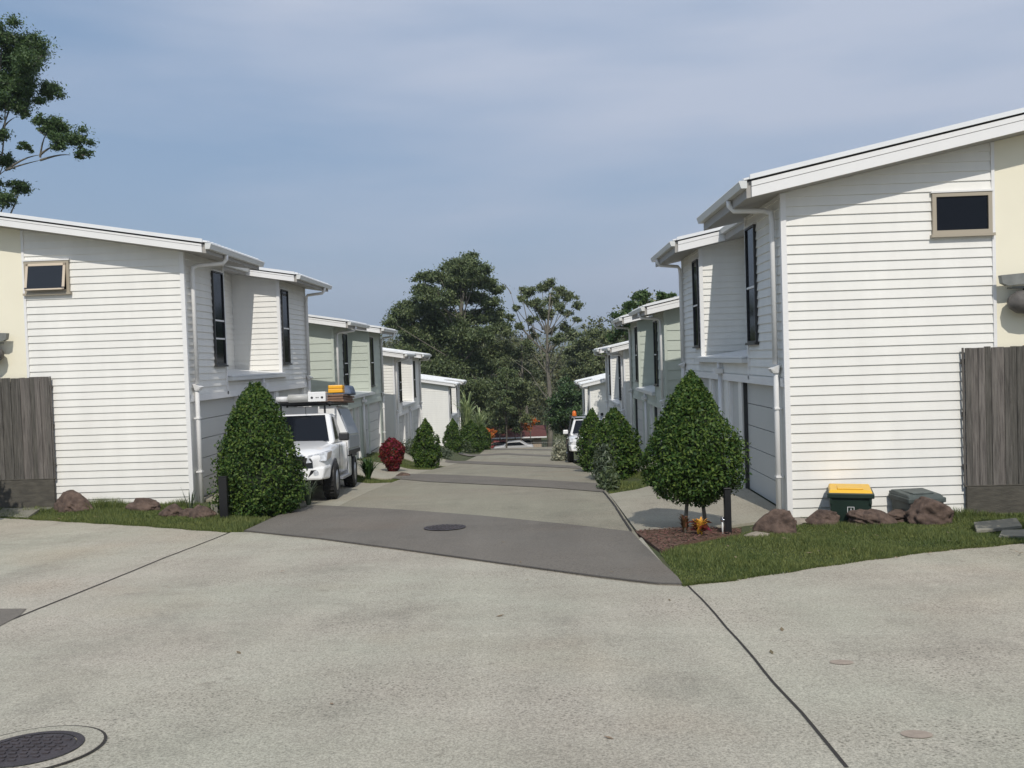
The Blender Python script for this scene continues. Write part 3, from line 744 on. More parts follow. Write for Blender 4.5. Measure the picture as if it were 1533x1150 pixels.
loose('ornamental_grass', (3.05, 19.6, H(3.05, 19.6)), (.35, .3, .5), 500, .25, M_GREY, 'fine grassy tuft between the topiary tree and the garage of the near right house', asp=.08)
# crotons
cr = strap_plant('croton', gpt(1048, 803), 46, .17, .016, M_YEL, 'small croton with yellow and red leaves under the topiary tree', spread=.7, stem=.12)
g = MB()
for i in range(40):
    a = random.uniform(0, 6.28); t = random.uniform(.04, .12); z = random.uniform(.06, .2)
    g.quad((0, 0, z), (math.cos(a) * t + .02, math.sin(a) * t, z + .04), (math.cos(a) * t * 1.7, math.sin(a) * t * 1.7, z), (math.cos(a) * t - .02, math.sin(a) * t, z + .01))
g.build('red_leaves', M_RED, cr)
strap_plant('croton', gpt(1026, 799), 34, .15, .014, mat('dark_croton', (.10, .05, .02), .5, island=.5), 'small dark brown croton left of the yellow one', spread=.8, stem=.15)
# tall pale strappy plant / palms
q = at(700, 640, 64)
strap_plant('yucca', (q.x, 64, H(q.x, 64)), 110, 2.2, .05, M_PALE, 'tall pale-leafed yucca at the end of the left house row', spread=.75, stem=2.3)
q = at(718, 640, 66); strap_plant('yucca', (q.x, 66, H(q.x, 66)), 80, 1.7, .05, M_PALE, 'shorter pale yucca right of the tall one', spread=.85, stem=1.6)

# ------------------------------------------------------------------ trees
def branch(mb, a, b, r0, r1, sag=.1, n=5):
    a, b = Vector(a), Vector(b); d = b - a; pts = []; rs = []
    off = Vector((random.uniform(-1, 1), random.uniform(-1, 1), random.uniform(-1, 1))) * d.length * .08
    for i in range(n + 1):
        t = i / n; p = a + d * t; p += off * math.sin(t * math.pi); p.z -= sag * d.length * math.sin(t * math.pi); pts.append(p); rs.append(r0 + (r1 - r0) * t)
    mb.tube(pts, rs, 6, cap=False)
def clump_tree(name, label, Y, base, clumps, leaf, dens, m, trunkr=.25, trunk_top=None, dz=1.0, barkm=None, cat='tree', group=None, twigs=(), flat=.75, thick=1.0, fork=None):
    """clumps: (px, py, radius px) at depth Y; the crown gets a real depth by spreading clumps"""
    ppm = F / Y
    bp = at(base[0], base[1], Y); bz = H(bp.x, Y)
    root = empty(name, (bp.x, Y, bz), label=label, cat=cat, group=group)
    O = Vector((bp.x, Y, bz)); tr = MB()
    top = at(*(trunk_top or (base[0], min(c[1] for c in clumps) + 30)), Y) - O
    nseg = 8; path = []
    for i in range(nseg + 1):
        t = i / nseg; path.append(Vector((top.x * t ** 1.3 + .15 * trunkr * 4 * math.sin(t * 7), .3 * math.sin(t * 5), -.3 + (top.z + .3) * t)))
    tr.tube(path, [trunkr * (1 - .8 * i / nseg) for i in range(nseg + 1)], 10)
    PP = []; OO = []
    for c in clumps:
        px, py, rp = c[:3]; R = rp / ppm
        dy = c[3] if len(c) > 3 else random.uniform(-1, 1) * dz
        ctr = at(px, py, Y + 0) - O; ctr.y = dy
        # branch
        bi = min(nseg - 1, max(3 if Y < 99 or len(clumps) < 20 else 4, int(nseg * max(.1, (ctr.z - R * 1.6) / max(top.z, .1)) * .9)))
        if not (twigs and abs(px - base[0]) > 62 and Y < 60): branch(tr, path[bi], ctr, trunkr * (1 - .8 * bi / nseg) * .33 + .015, .03, .05)
        for _ in range(3):
            tip = ctr + Vector((random.uniform(-.7, .7), random.uniform(-.7, .7), random.uniform(-.3, .7))) * R
            branch(tr, ctr - Vector((0, 0, R * .4)), tip, .05, .015, 0, 3)
        # sub-clumps: small puffs of leaves inside the clump
        R *= 1.12
        ns = max(5, int(15 * thick))
        k = max(30, int(1.55 * dens * R * R / ns))
        for _ in range(ns):
            v = rot_basis(1)[0] * RNG.uniform(.15, .95); sc = Vector((v[0] * R, v[1] * R * 1.1, v[2] * R * flat)) + ctr
            rr = R * RNG.uniform(.3, .55)
            d = rot_basis(k); rad = np.abs(RNG.normal(0, .62, k))
            P = d * rad[:, None] * rr * np.array([1.15, 1.15, .7]) + np.array(sc); PP.append(P); OO.append(d)
    for (a, b) in twigs:
        pa = at(*a, Y) - O; pb = at(*b, Y) - O; branch(tr, pa, pb, .07, .015, -.03)
    tr.build('trunk', barkm or M_BARK, root)
    P = np.concatenate(PP); D = np.concatenate(OO)
    leaf_mesh('crown', P, leaf, m, root, D, asp=.4, nm_bias=.35, droop=.4)
    return root
TG = 'gum trees beyond the end of the street'
# left edge gum
clump_tree('gum_tree', 'tall gum tree rising over the roof of the nearest left house', 50, (-40, 640),
           [(14, 60, 30), (40, 72, 30), (0, 80, 30), (60, 104, 26), (64, 132, 18), (58, 150, 10), (-10, 130, 30), (18, 116, 30), (34, 136, 20), (18, 158, 28), (-20, 170, 25), (40, 170, 11), (28, 90, 24),
            (90, 194, 20), (112, 208, 20), (74, 186, 10), (126, 230, 11), (102, 218, 16), (84, 205, 12), (48, 224, 9), (8, 212, 17), (5, 240, 15), (14, 275, 16), (2, 295, 18), (24, 300, 8), (-40, 90, 30), (-50, 200, 30), (-40, 270, 25), (-15, 300, 20)],
           .17, 3600, M_DKTREE, .35, trunk_top=(-22, 60), dz=1.2, flat=.8,
           twigs=(((-20, 275), (8, 255)), ((8, 255), (60, 240)), ((60, 240), (105, 232)), ((8, 255), (60, 232)), ((60, 232), (95, 215)), ((60, 236), (72, 195)), ((0, 200), (22, 176))))
# big central gum
big = [(675, 396, 14), (698, 396, 16), (716, 410, 14), (655, 410, 13), (640, 418, 12), (728, 425, 14), (735, 450, 14), (741, 432, 10), (700, 420, 20), (670, 420, 18), (628, 430, 9), (645, 440, 16), (665, 450, 16), (690, 440, 18), (715, 445, 12),
       (612, 455, 14), (640, 465, 22), (600, 470, 14), (595, 485, 10), (665, 480, 24), (690, 475, 20), (720, 475, 14), (742, 470, 14), (748, 488, 12), (620, 490, 24), (650, 505, 26), (690, 505, 26), (725, 505, 18), (605, 505, 14), (640, 535, 28), (680, 545, 30), (715, 545, 24), (740, 530, 18), (610, 530, 18), (650, 575, 30), (690, 585, 32), (725, 585, 26), (625, 560, 22), (700, 620, 26), (740, 600, 22), (670, 610, 24)]
clump_tree('gum_tree', 'broadest and tallest dark gum tree at the street end', 100, (690, 660), [(c[0], c[1], c[2] * 1.22) for c in big] + [(610, 535, 24), (600, 560, 24), (640, 600, 26), (600, 600, 22), (760, 560, 20), (765, 600, 20), (735, 625, 22)], .34, 1000, M_GUM, .5, trunk_top=(695, 410), dz=4, group=TG)
thin = [(790, 438, 14), (812, 428, 12), (826, 420, 10), (840, 432, 12), (852, 445, 12), (862, 458, 9), (800, 455, 14), (825, 448, 13), (838, 462, 12), (815, 470, 14), (796, 478, 9), (865, 478, 6), (850, 470, 8), (782, 450, 7), (773, 462, 7),
        (765, 475, 8), (778, 490, 8), (800, 500, 10), (825, 492, 10), (846, 488, 9), (835, 510, 12), (790, 520, 12)]
clump_tree('gum_tree', 'open airy gum tree with a pale straight trunk, right of the broadest one', 95, (822, 664), thin, .30, 900, M_GUM2, .33, trunk_top=(822, 440), dz=2.5, group=TG, thick=.8,
           twigs=(((800, 520), (765, 440)), ((795, 510), (778, 430)), ((800, 500), (790, 470)), ((765, 440), (755, 425)), ((822, 600), (795, 560)), ((795, 560), (768, 540)), ((822, 560), (850, 500)), ((820, 590), (835, 540))))
clump_tree('gum_tree', 'slim gum tree with a pale leaning trunk between the two largest gums', 98, (790, 664), [(760, 500, 10), (755, 520, 14), (775, 530, 13), (770, 555, 16), (792, 560, 14), (748, 545, 14), (800, 590, 12), (775, 590, 15)], .38, 480, M_GUM2, .25, trunk_top=(780, 500), dz=2, group=TG)
clump_tree('round_tree', 'dense rounded green tree behind the farthest right house', 86, (848, 666), [(848, 580, 16), (838, 598, 16), (860, 596, 18), (846, 618, 20), (866, 622, 16), (832, 625, 13), (850, 642, 20), (868, 645, 16)], .30, 1500, mat('mid_leaves', (.05, .095, .03), .5, island=.45, trans=.15), .22, trunk_top=(848, 590), dz=1.5, barkm=M_BARKD)
clump_tree('tree', 'bushy tree left of the mountain above the far right roofs', 120, (880, 660), [(858, 500, 13), (870, 512, 14), (890, 500, 12), (905, 508, 14), (885, 522, 16), (860, 530, 16), (905, 530, 16), (925, 520, 14), (880, 545, 20), (910, 550, 18), (855, 555, 18)], .5, 380, M_GUM2, .3, trunk_top=(880, 510), dz=3)
clump_tree('tree', 'tree top showing over the roof of the right sage house', 60, (960, 640), [(955, 443, 8), (968, 440, 8), (940, 460, 11), (925, 478, 13), (945, 480, 14), (965, 455, 12), (985, 445, 9), (930, 495, 14), (920, 505, 11), (950, 500, 16), (980, 470, 18), (1005, 445, 9)], .28, 900, M_DKTREE, .25, trunk_top=(955, 455), dz=2)
clump_tree('orange_tree', 'small orange-leafed tree before the red-roofed house', 92, (795, 662), [(790, 640, 6), (797, 632, 7), (785, 634, 5), (793, 625, 5)], .25, 700, M_ORL, .08, trunk_top=(794, 635), dz=.5)
clump_tree('orange_shrub', 'orange shrub at the street end beside the left cones', 80, (734, 662), [(733, 652, 6), (737, 646, 5), (730, 645, 5)], .22, 900, M_ORL, .05, trunk_top=(734, 652), dz=.4, cat='shrub')
# slender trunks at the crossing
for i, (px, Y, top, r_) in enumerate(((757, 88, 560, .10), (779, 90, 575, .08), (770, 93, 590, .07), (747, 92, 590, .09))):
    clump_tree('young_tree', ['slim dark-trunked tree in front of the red-roofed house', 'slim grey tree beside the brick carport', 'thin sapling behind the slim dark one', 'thin tree nearest the orange shrub'][i], Y, (px, 664), [(px, top, 14), (px - 8, top + 15, 12), (px + 9, top + 12, 12), (px + 3, top + 28, 12), (px - 5, top + 42, 11), (px + 7, top + 52, 10)], .28, 800, (M_GUM, M_GUM2)[i % 2], r_, trunk_top=(px + 2, top), dz=1, barkm=M_BARKD)
# woodland mass
V = []; n = 60000; PX = []
for band in range(1):
    cx = RNG.uniform(-70, 75, 420); cy = RNG.uniform(125, 190, 420)
    for x_, y_ in zip(cx, cy):
        px_h = (17.5 if x_ < -3 else 15) + 2.5 * math.sin(x_ * .09 + y_ * .05) + RNG.uniform(-3, 2)
        if -5 < x_ < 9: px_h -= 3.0
        if x_ > 14: px_h += 2.5
        zb = -11; hgt = px_h * RNG.uniform(.75, 1.05); k = 300; R = RNG.uniform(2.0, 4.2)
        d = rot_basis(k) * (RNG.uniform(0.1, 1, k) ** .5)[:, None]
        PX.append(d * np.array([R, R, R * .9]) + np.array([x_, y_, zb + hgt - R * .6]))
        d = rot_basis(k // 2) * (RNG.uniform(0.1, 1, k // 2) ** .5)[:, None]
        PX.append(d * np.array([R * 1.2, R * 1.2, hgt * .45]) + np.array([x_, y_, zb + hgt * .4]))
P = np.concatenate(PX)
wo = leaf_mesh('woodland', P, .6, M_WOOD, None, None, asp=.5, droop=.2)
tag(wo, 'dense dark woodland filling the valley behind the street trees', kind='stuff')

# off to the sides: verge trees whose shade falls on the grass by the fences
def plain_tree(loc, h, r, label):
    root = empty('verge_tree', loc, label=label, cat='tree'); g = MB(); g.tube([(0, 0, -.1), (.05, 0, h * .5), (0, .1, h * .85)], [.1, .07, .03], 8)
    PP = []
    for _ in range(26):
        v = rot_basis(1)[0] * RNG.uniform(.3, 1); c = np.array([v[0] * r, v[1] * r, h * .72 + v[2] * r * .7]); branch(g, (0, 0, h * .45), tuple(c), .03, .01)
        d = rot_basis(260) * (RNG.uniform(0, 1, 260) ** .4)[:, None]; PP.append(d * r * .36 + c)
    g.build('trunk', M_BARKD, root); leaf_mesh('crown', np.concatenate(PP), .14, M_DKTREE, root, asp=.5)
plain_tree((7.0, 9.1, H(7.0, 9.1)), 2.9, 1.05, 'leafy verge tree shading the pavers by the right fence')
plain_tree((-11.0, 14.6, H(-11.0, 14.6)), 2.7, 1.0, 'leafy verge tree shading the grass by the left fence')

# ------------------------------------------------------------------ fences
def fence(Yf, pxe, top, bot, base, direction, label, length=6.0):
    a = at(pxe[0], top, Yf); b = at(pxe[1], bot, Yf); c = at(pxe[1], base, Yf)
    x0 = (a.x + b.x) / 2
    root = empty('paling_fence', (x0, Yf, b.z), label=label, cat='fence', group='weathered timber paling fences')
    hh = a.z - b.z; g = MB(); x = 0.0; i = 0
    while x < length:
        wd = random.uniform(.095, .105)
        if i == 0: wd = .03
        e = direction; y0 = -.012 if i % 2 else .0
        if i == 1: x += .012
        dz = random.uniform(-.012, .012); ln = random.uniform(-.004, .004)
        x1 = x + wd
        g.hexa([(e * x, y0, 0), (e * x1, y0, 0), (e * x1, y0 + .014, 0), (e * x, y0 + .014, 0), (e * (x + ln), y0, hh + dz), (e * (x1 + ln), y0, hh + dz), (e * (x1 + ln), y0 + .014, hh + dz), (e * (x + ln), y0 + .014, hh + dz)])
        x = x1 + random.choice((-.006, -.004, .002, .003)); i += 1
    g.build('palings', M_FENCE, root)
    g = MB()
    for z in (.25, hh * .5, hh - .25): g.box(0, direction * length, .02, .06, z, z + .075)
    g.build('rail', M_FENCE, root)
    g = MB(); x = 0
    hb = b.z - c.z + .35
    for k in range(4): g.box(direction * (k * 1.5 + .0 if k else .03), direction * (k * 1.5 + 1.47), -.02, .04, -hb, -.025)
    g.box(0, direction * length, -.015, .03, -.02, .0)
    g.build('plinth_sleeper', M_SLEEP, root, bevel=.006)
    for k in range(4):
        pm = MB(); pm.box(direction * (k * 1.8 + .1), direction * (k * 1.8 + .2), .062, .12, -hb, hh - .1); pm.build('post', M_SLEEP, root)
fence(13.70, (1438, 1446), 521, 727, 757, 1, 'tall grey weathered paling fence at the right edge, beside the bins')
fence(17.28, (77, 82), 564, 716, 745, -1, 'grey weathered paling fence at the left edge beside the nearest left house')

# ------------------------------------------------------------------ rocks, pavers, bins, posts
def rock(px, py, w_, h_, m, label, Yoff=0, Yabs=None, seed=0):
    p = gr(px, py); p = at(px, py, Yabs) if Yabs else p; x, y = p.x, p.y + Yoff; rnd = random.Random(seed); bm = bmesh.new(); bmesh.ops.create_icosphere(bm, subdivisions=5, radius=1)
    ph = [rnd.uniform(0, 6.28) for _ in range(12)]
    for v in bm.verts:
        c = v.co.copy(); d = 1 + .14 * math.sin(c.x * 3 + ph[0]) * math.cos(c.y * 2.5 + ph[1]) + .1 * math.sin(c.z * 4 + ph[2] + c.x * 2) + .05 * math.sin(c.x * 9 + ph[3]) * math.sin(c.y * 8 + ph[4]) + .03 * math.sin(c.z * 15 + ph[5] + c.x * 13) + .02 * math.sin(c.y * 27 + ph[7]) * math.sin(c.x * 25 + ph[8])
        d += .22 * mnoise.fractal(c * 1.6 + Vector((ph[0], ph[1], ph[2])), .9, 2.1, 5)
        for kx in range(5):       # chiselled facets
            n_ = Vector((math.cos(ph[kx]), math.sin(ph[kx + 3]) - .5, .6 + .3 * math.sin(ph[kx + 5]))).normalized(); q = c.dot(n_) * d
            if q > .72: d *= .72 / q * .7 + .3
        v.co = Vector((c.x * d * w_ * .62, c.y * d * w_ * .36, c.z * d * h_ * .85 + h_ * .22))
    me = bpy.data.meshes.new('rock'); bm.to_mesh(me); bm.free(); me.materials.append(m)
    for pl in me.polygons: pl.use_smooth = True
    o = bpy.data.objects.new('rock', me); COL.objects.link(o); o.location = (x, y, H(x, y)); o.rotation_euler = (0, rnd.uniform(-.12, .12), rnd.uniform(-.3, .3))
    tag(o, label, 'rock', 'garden rocks along the house walls')
for i, a in enumerate([(110, 761, .68, .34, M_ROCK, 'pointed dark brown rock beside the left fence', 0, 16.95), (215, 762, .58, .22, M_ROCK, 'flat-topped dark rock at the middle of the left wall'), (257, 770, .34, .18, M_ROCK, 'small reddish rock by the spiky plant'),
     (303, 773, .45, .19, M_ROCK, 'dark rock at the foot of the left downpipe'), (283, 771, .25, .13, M_ROCK, 'smallest dark rock behind the spiky plant'),
     (1157, 796, .48, .30, M_ROCK, 'brown rock at the foot of the right downpipe'), (1224, 781, .42, .22, M_ROCK, 'dark rounded rock left of the yellow-lidded bin', -.2), (1292, 779, .60, .22, M_ROCK, 'speckled rock in front of the yellow-lidded bin', -.35),
     (1342, 775, .55, .14, M_ROCK, 'low mossy rock between the two bins', -.2), (1394, 766, .54, .37, M_ROCK, 'largest jagged rock leaning over the grey bin', 0, 12.98), (1440, 764, .22, .11, M_ROCKG, 'small pale stone at the end of the right fence'), (1195, 783, .5, .07, M_ROCKG, 'flat pale stone against the right wall'),
     (604, 713, .32, .12, M_ROCK, 'small brown rock at the kerb by the red shrub'), (1130, 802, .3, .05, M_ROCKG, 'flat edging stone behind the black post')]):
    rock(*a, seed=i * 3 + 1)
def paver(pts, label, th=.045):
    P = gp(pts); mbp = MB(); b = [(x, y, H(x, y) + .005) for x, y in P]; n = len(b)
    z = max(q[2] for q in b) + .02
    mbp.prism([(x, y, z - th) for x, y, _ in b], (0, 0, th)); o = mbp.build('paver', M_PAVER, bevel=.006); tag(o, label, 'paver', 'concrete stepping pavers')
paver([(22, 763), (40, 752), (92, 753), (76, 763)], 'upper concrete paver by the left fence')
paver([(-6, 774), (4, 764), (60, 765), (42, 776)], 'lower concrete paver at the left edge of the concrete')
paver([(1462, 797), (1458, 788), (1522, 783), (1530, 791)], 'concrete paver in the shaded grass by the right fence')
paver([(1495, 806), (1500, 799), (1560, 797), (1560, 804)], 'second concrete paver at the right edge of the grass')

def wheelie(loc, rz, body, lid, label, hgt=1.02, mark=False, wd=.30):
    r = empty('wheelie_bin', loc, rz, label=label, cat='bin', group='wheelie bins by the right house wall')
    g = MB(); w0, w1 = wd * .78, wd * .97; d0, d1 = .20, .27
    g.hexa([(-w0, -d0, .04), (w0, -d0, .04), (w0, d0, .04), (-w0, d0, .04), (-w1, -d1, hgt - .1), (w1, -d1, hgt - .1), (w1, d1, hgt - .1), (-w1, d1, hgt - .1)])
    g.build('body', body, r, bevel=.02)
    g = MB(); g.box(-wd - .02, wd + .02, -d1 - .03, d1 + .02, hgt - .13, hgt - .055)
    g.build('rim', body, r, bevel=.012)
    for sgn in (-1, 1):
        g = MB(); g.box(sgn * wd * .95, sgn * (wd * .83), -d1 - .015, -d1 + .05, hgt - .22, hgt - .13); g.build('lug', body, r, bevel=.006)
    g = MB(); g.hexa([(-wd, -d1 - .01, hgt - .055), (wd, -d1 - .01, hgt - .055), (wd, d1 + .04, hgt - .055), (-wd, d1 + .04, hgt - .055), (-wd * .93, -d1 + .05, hgt - .012), (wd * .93, -d1 + .05, hgt - .012), (wd * .93, d1, hgt + .01), (-wd * .93, d1, hgt + .01)])
    g.box(-wd * .6, wd * .6, -.2, .2, hgt - .012, hgt + .012)
    g.build('lid', lid, r, bevel=.012)
    g = MB(); g.tube([(-wd + .03, d1 + .07, hgt - .03), (wd - .03, d1 + .07, hgt - .03)], .016); g.box(-wd + .02, -wd + .06, d1, d1 + .08, hgt - .06, hgt - .02); g.box(wd - .06, wd - .02, d1, d1 + .08, hgt - .06, hgt - .02); g.build('handle', body, r)
    for sgn in (-1, 1):
        g = MB(); g.lathe([(.03, 0), (.1, .0), (.1, .05), (.03, .05)], (sgn * (wd * .8) - .025, d0 + .06, .1), 18, axis='x'); g.build('wheel', M_RUB, r)
    if mark:
        g = MB(); y = -.296; z0, z1 = hgt - .36, hgt - .26; t = .009
        def q(x0, x1, a, b):
            f = lambda z: -.20 - (z - .04) / (hgt - .14) * .07 - .004
            g.quad((x0, f(a), a), (x1, f(a), a), (x1, f(b), b), (x0, f(b), b))
        q(-.05, .05, z1 - t, z1); q(-.05, -.05 + t, z0, z1); q(.05 - t, .05, z0, z1)
        q(-.004, .008, z0 + .01, z1 - .025); q(-.012, .016, z0 + .01, z0 + .02); q(.024, .036, z0 + .008, z0 + .028)
        g.build('marking', M_WMARK, r)
    return r
b = at(1272, 731, 13.32); wheelie((b.x, 13.32, b.z - 1.0), -.30, M_BIN, M_BINY, 'dark green wheelie bin with yellow lid', wd=.31, mark=True)
b = at(1372, 740, 13.48); wheelie((b.x, 13.48, b.z - .98), .12, M_BING, M_BING, 'grey-green wheelie bin with a dull grey lid behind the largest rock', wd=.28)
# dig the ground so that the bins stand lower behind the rocks: they stand on a path against the wall
def post(loc, hgt, label):
    r = empty('driveway_post', loc, label=label, cat='post', group='black posts at the driveway corners')
    g = MB(); g.box(-.045, .045, -.045, .045, -.1, hgt - .02); g.build('post', M_BLACK, r, bevel=.006)
    g = MB(); g.box(-.055, .055, -.055, .055, hgt - .02, hgt); g.build('cap', M_BLACK, r, bevel=.005)
    return r
p = gpt(1090, 800); post(p, .66, 'square black post in the mulch bed right of the topiary tree')
p = at(336, 766, bx[1] - .72); p = (p.x, p.y, H(p.x, p.y))
r = empty('driveway_post', p, label='slim black post in front of the big cone shrub', cat='post', group='black posts at the driveway corners')
g = MB(); g.box(-.075, .075, -.045, .045, -.1, .74); g.build('post', M_BLACK, r, bevel=.006); g = MB(); g.box(-.08, .08, -.05, .05, .743, .765); g.build('cap', M_BLACK, r)
p = gpt(1082, 800); r = empty('garden_tap', p, label='small grey garden tap beside the right black post', cat='tap')
g = MB(); g.tube([(0, 0, -.05), (0, 0, .2)], .012); g.build('pipe', M_GUT, r); g = MB(); g.tube([(-.02, 0, .2), (.03, -.03, .21)], .02); g.lathe([(.025, 0), (.025, .012)], (0, 0, .225), 10); g.build('valve', M_CHROME, r)
p = gpt(323, 771); g = MB(); g.box(-.07, .07, -.05, .05, -.02, .2); o = g.build('meter_box', M_PAVER, bevel=.01, loc=p); tag(o, 'small pale grey box at the base of the left black post', 'service box')

# manholes
def manhole(c, rin, rout, label):
    x, y = c; r = empty('manhole', (x, y, H(x, y)), label=label, cat='manhole')
    def pt(rr, a, dz): u, v = x + rr * math.cos(a), y + rr * math.sin(a); return (u - x, v - y, H(u, v) + dz - H(x, y))
    n = 48
    def ringm(r0, r1, dz):
        g = MB()
        for i in range(n):
            a, b_ = 2 * math.pi * i / n, 2 * math.pi * (i + 1) / n
            if r0 == 0: g.raw([pt(0, 0, dz), pt(r1, a, dz), pt(r1, b_, dz)], [(0, 1, 2)])
            else: g.quad(pt(r0, a, dz), pt(r1, a, dz), pt(r1, b_, dz), pt(r0, b_, dz))
        return g
    if rout > rin:
        ringm(rin, rout, .010).build('surround', M_FORE, r); ringm(rout, rout + .016, .008).build('joint', M_JOINT, r)
    ringm(0, rin - .045, .014 if rout > rin else .026).build('cover', M_IRON, r); ringm(rin - .04, rin, .016 if rout > rin else .03).build('frame_ring', M_IRON, r)
    g = MB()
    k = -rin + .08
    while k < rin - .06:
        hw = math.sqrt(max(0, (rin - .07) ** 2 - k * k)); j = -hw
        while j < hw - .03:
            z = H(x + j, y + k) - H(x, y) + (.014 if rout > rin else .026)
            g.box(j, j + .035, k, k + .02, z, z + .006); j += .06
        k += .05
    g.build('tread_studs', M_IRON, r)
p1 = gr(44, 1124)
# fit the radius from the apex
pe = gr(152, 1116); manhole((p1.x, p1.y), (pe.x - p1.x) * .74, (pe.x - p1.x), 'large round manhole with a concrete surround at the bottom left')
p2 = gr(666, 792); pe = gr(697, 792); manhole((p2.x, p2.y), pe.x - p2.x, 0, 'round iron manhole in the dark road band')
for (px, py, w_, lb) in ((1372, 1100, 24, 'small reddish disc set in the concrete near the bottom right'), (1260, 992, 18, 'faint reddish disc in the concrete above the lower one')):
    p = gr(px, py); pe = gr(px + w_, py); rr = pe.x - p.x
    g = MB(); n = 32; zc = H(p.x, p.y)
    pts = [(rr * math.cos(2 * math.pi * i / n), rr * .75 * math.sin(2 * math.pi * i / n)) for i in range(n)]
    pts = [(a, b_, H(p.x + a, p.y + b_) - zc + .004) for a, b_ in pts]; g.quad(*pts)
    o = g.build('inspection_cover', mat('red_cover', (.33, .27, .215), .9, var=.15, scale=20), loc=(p.x, p.y, zc)); tag(o, lb, 'cover', 'small covers in the concrete')

# ------------------------------------------------------------------ vehicles
def vehicle(name, loc, rz, label, kind):
    r = empty(name, loc, rz, label=label, cat='ute' if kind == 'ute' else 'four-wheel drive')
    lift = .06
    def sec(y, zb, zm, zbelt, ztop, hw):
        half = [(hw * .80, zb), (hw * .97, zb + .07), (hw, zm), (hw * .985, zbelt - .06), (hw * .93, zbelt), (hw * .62, ztop - .015), (0, ztop)]
        P = [(x, y, z + lift) for x, z in half] + [(-x, y, z + lift) for x, z in half[-2::-1]]
        return P
    st = [sec(-2.50, .52, .62, .84, .88, .60), sec(-2.46, .44, .62, .88, .93, .72), sec(-2.36, .40, .62, .92, .99, .82), sec(-2.15, .38, .66, .97, 1.04, .885), sec(-1.7, .40, .7, 1.03, 1.10, .915), sec(-1.1, .38, .7, 1.06, 1.17, .92), sec(-.9, .36, .7, 1.08, 1.18, .92), sec(-.4, .36, .7, 1.08, 1.14, .92), sec(.42 if kind == 'ute' else 2.3, .36, .7, 1.08, 1.14, .92)]
    g = MB(); g.sm = True; n = len(st[0]); vs = [p for s_ in st for p in s_]
    fs = [(i * n + j, i * n + j + 1, (i + 1) * n + j + 1, (i + 1) * n + j) for i in range(len(st) - 1) for j in range(n - 1)] + [tuple(range(n)), tuple(range((len(st) - 1) * n, len(st) * n))[::-1]]
    g.raw(vs, fs); body = g.build('body', M_CARW, r)
    ye = .38 if kind == 'ute' else 2.2
    yb, yt = -1.06, -.36; zb, zt = 1.13 + lift, 1.77 + lift; wb, wt = .84, .64
    g = MB(); g.hexa([(-wb, yb, zb - .04), (wb, yb, zb - .04), (wb, ye, zb - .04), (-wb, ye, zb - .04), (-wt, yt, zt), (wt, yt, zt), (wt, ye - .06, zt), (-wt, ye - .06, zt)])
    cab = g.build('cab', M_CARW, r, bevel=.06)
    def lerp(a, b, t): return a + (b - a) * t
    def wq(t, f, o=.006):     # windscreen param: t up, f across -1..1
        z = lerp(zb, zt, t); y = lerp(yb, yt, t); wdt = lerp(wb, wt, t)
        return (f * wdt, y - o - (.03 * (1 - f * f)), z + o)
    g = MB(); g.sm = True
    ks = [-.86, -.5, 0, .5, .86]
    for a, b_ in zip(ks, ks[1:]): g.quad(wq(.04, a), wq(.04, b_), wq(.93, b_ * .97), wq(.93, a * .97))
    g.build('windscreen', M_GLASS, cab)
    for sgn in (-1, 1):
        g = MB()
        def sw(t, y): return (sgn * (lerp(wb, wt, t) + .006), y, lerp(zb, zt, t) + .0)
        g.quad(sw(.08, yb + .22), sw(.08, ye - .16), sw(.86, ye - .18), sw(.86, yt + .10)); g.build('side_window', M_GLASS, cab)
        g = MB(); g.box(sgn * .90, sgn * 1.12, -.86, -.74, 1.14 + lift, 1.32 + lift); mr = g.build('mirror', M_PLAS if kind == 'ute' else M_CARW, r, bevel=.03)
        # headlight following the corner
        g = MB()
        g.hexa([(sgn * .46, -2.535, .74 + lift), (sgn * .86, -2.42, .78 + lift), (sgn * .90, -2.12, .82 + lift), (sgn * .46, -2.2, .76 + lift), (sgn * .50, -2.50, .90 + lift), (sgn * .875, -2.34, .955 + lift), (sgn * .915, -2.08, .985 + lift), (sgn * .50, -2.2, .92 + lift)])
        hl = g.build('headlight', M_LAMP, r, bevel=.012)
        g = MB(); g.hexa([(sgn * .865, -2.40, .80 + lift), (sgn * .912, -2.14, .83 + lift), (sgn * .86, -2.1, .83 + lift), (sgn * .82, -2.35, .80 + lift), (sgn * .882, -2.33, .94 + lift), (sgn * .928, -2.09, .965 + lift), (sgn * .86, -2.1, .96 + lift), (sgn * .83, -2.3, .94 + lift)]); g.build('indicator', mat('indicator_lens', (.5, .45, .40), .2), hl)
        g = MB(); g.hexa([(sgn * .50, -2.55, .46 + lift), (sgn * .76, -2.49, .48 + lift), (sgn * .7, -2.3, .48 + lift), (sgn * .5, -2.3, .46 + lift), (sgn * .56, -2.55, .60 + lift), (sgn * .74, -2.49, .60 + lift), (sgn * .7, -2.3, .6 + lift), (sgn * .5, -2.3, .6 + lift)]); fg = g.build('fog_recess', M_PLAS, r)
        g = MB(); q = [(.055 * math.cos(a * math.pi / 8) + sgn * .66, -2.545, .54 + lift + .055 * math.sin(a * math.pi / 8)) for a in range(16)]; g.prism(q, (0, .05, 0)); g.build('fog_lamp', M_LAMP, r)
    g = MB()
    for i in range(4): g.box(-.38, .38, -2.535, -2.49, .72 + lift + i * .045, .74 + lift + i * .045)
    g.box(-.40, .40, -2.52, -2.47, .70 + lift, .90 + lift); gl = g.build('grille', M_PLAS, r)
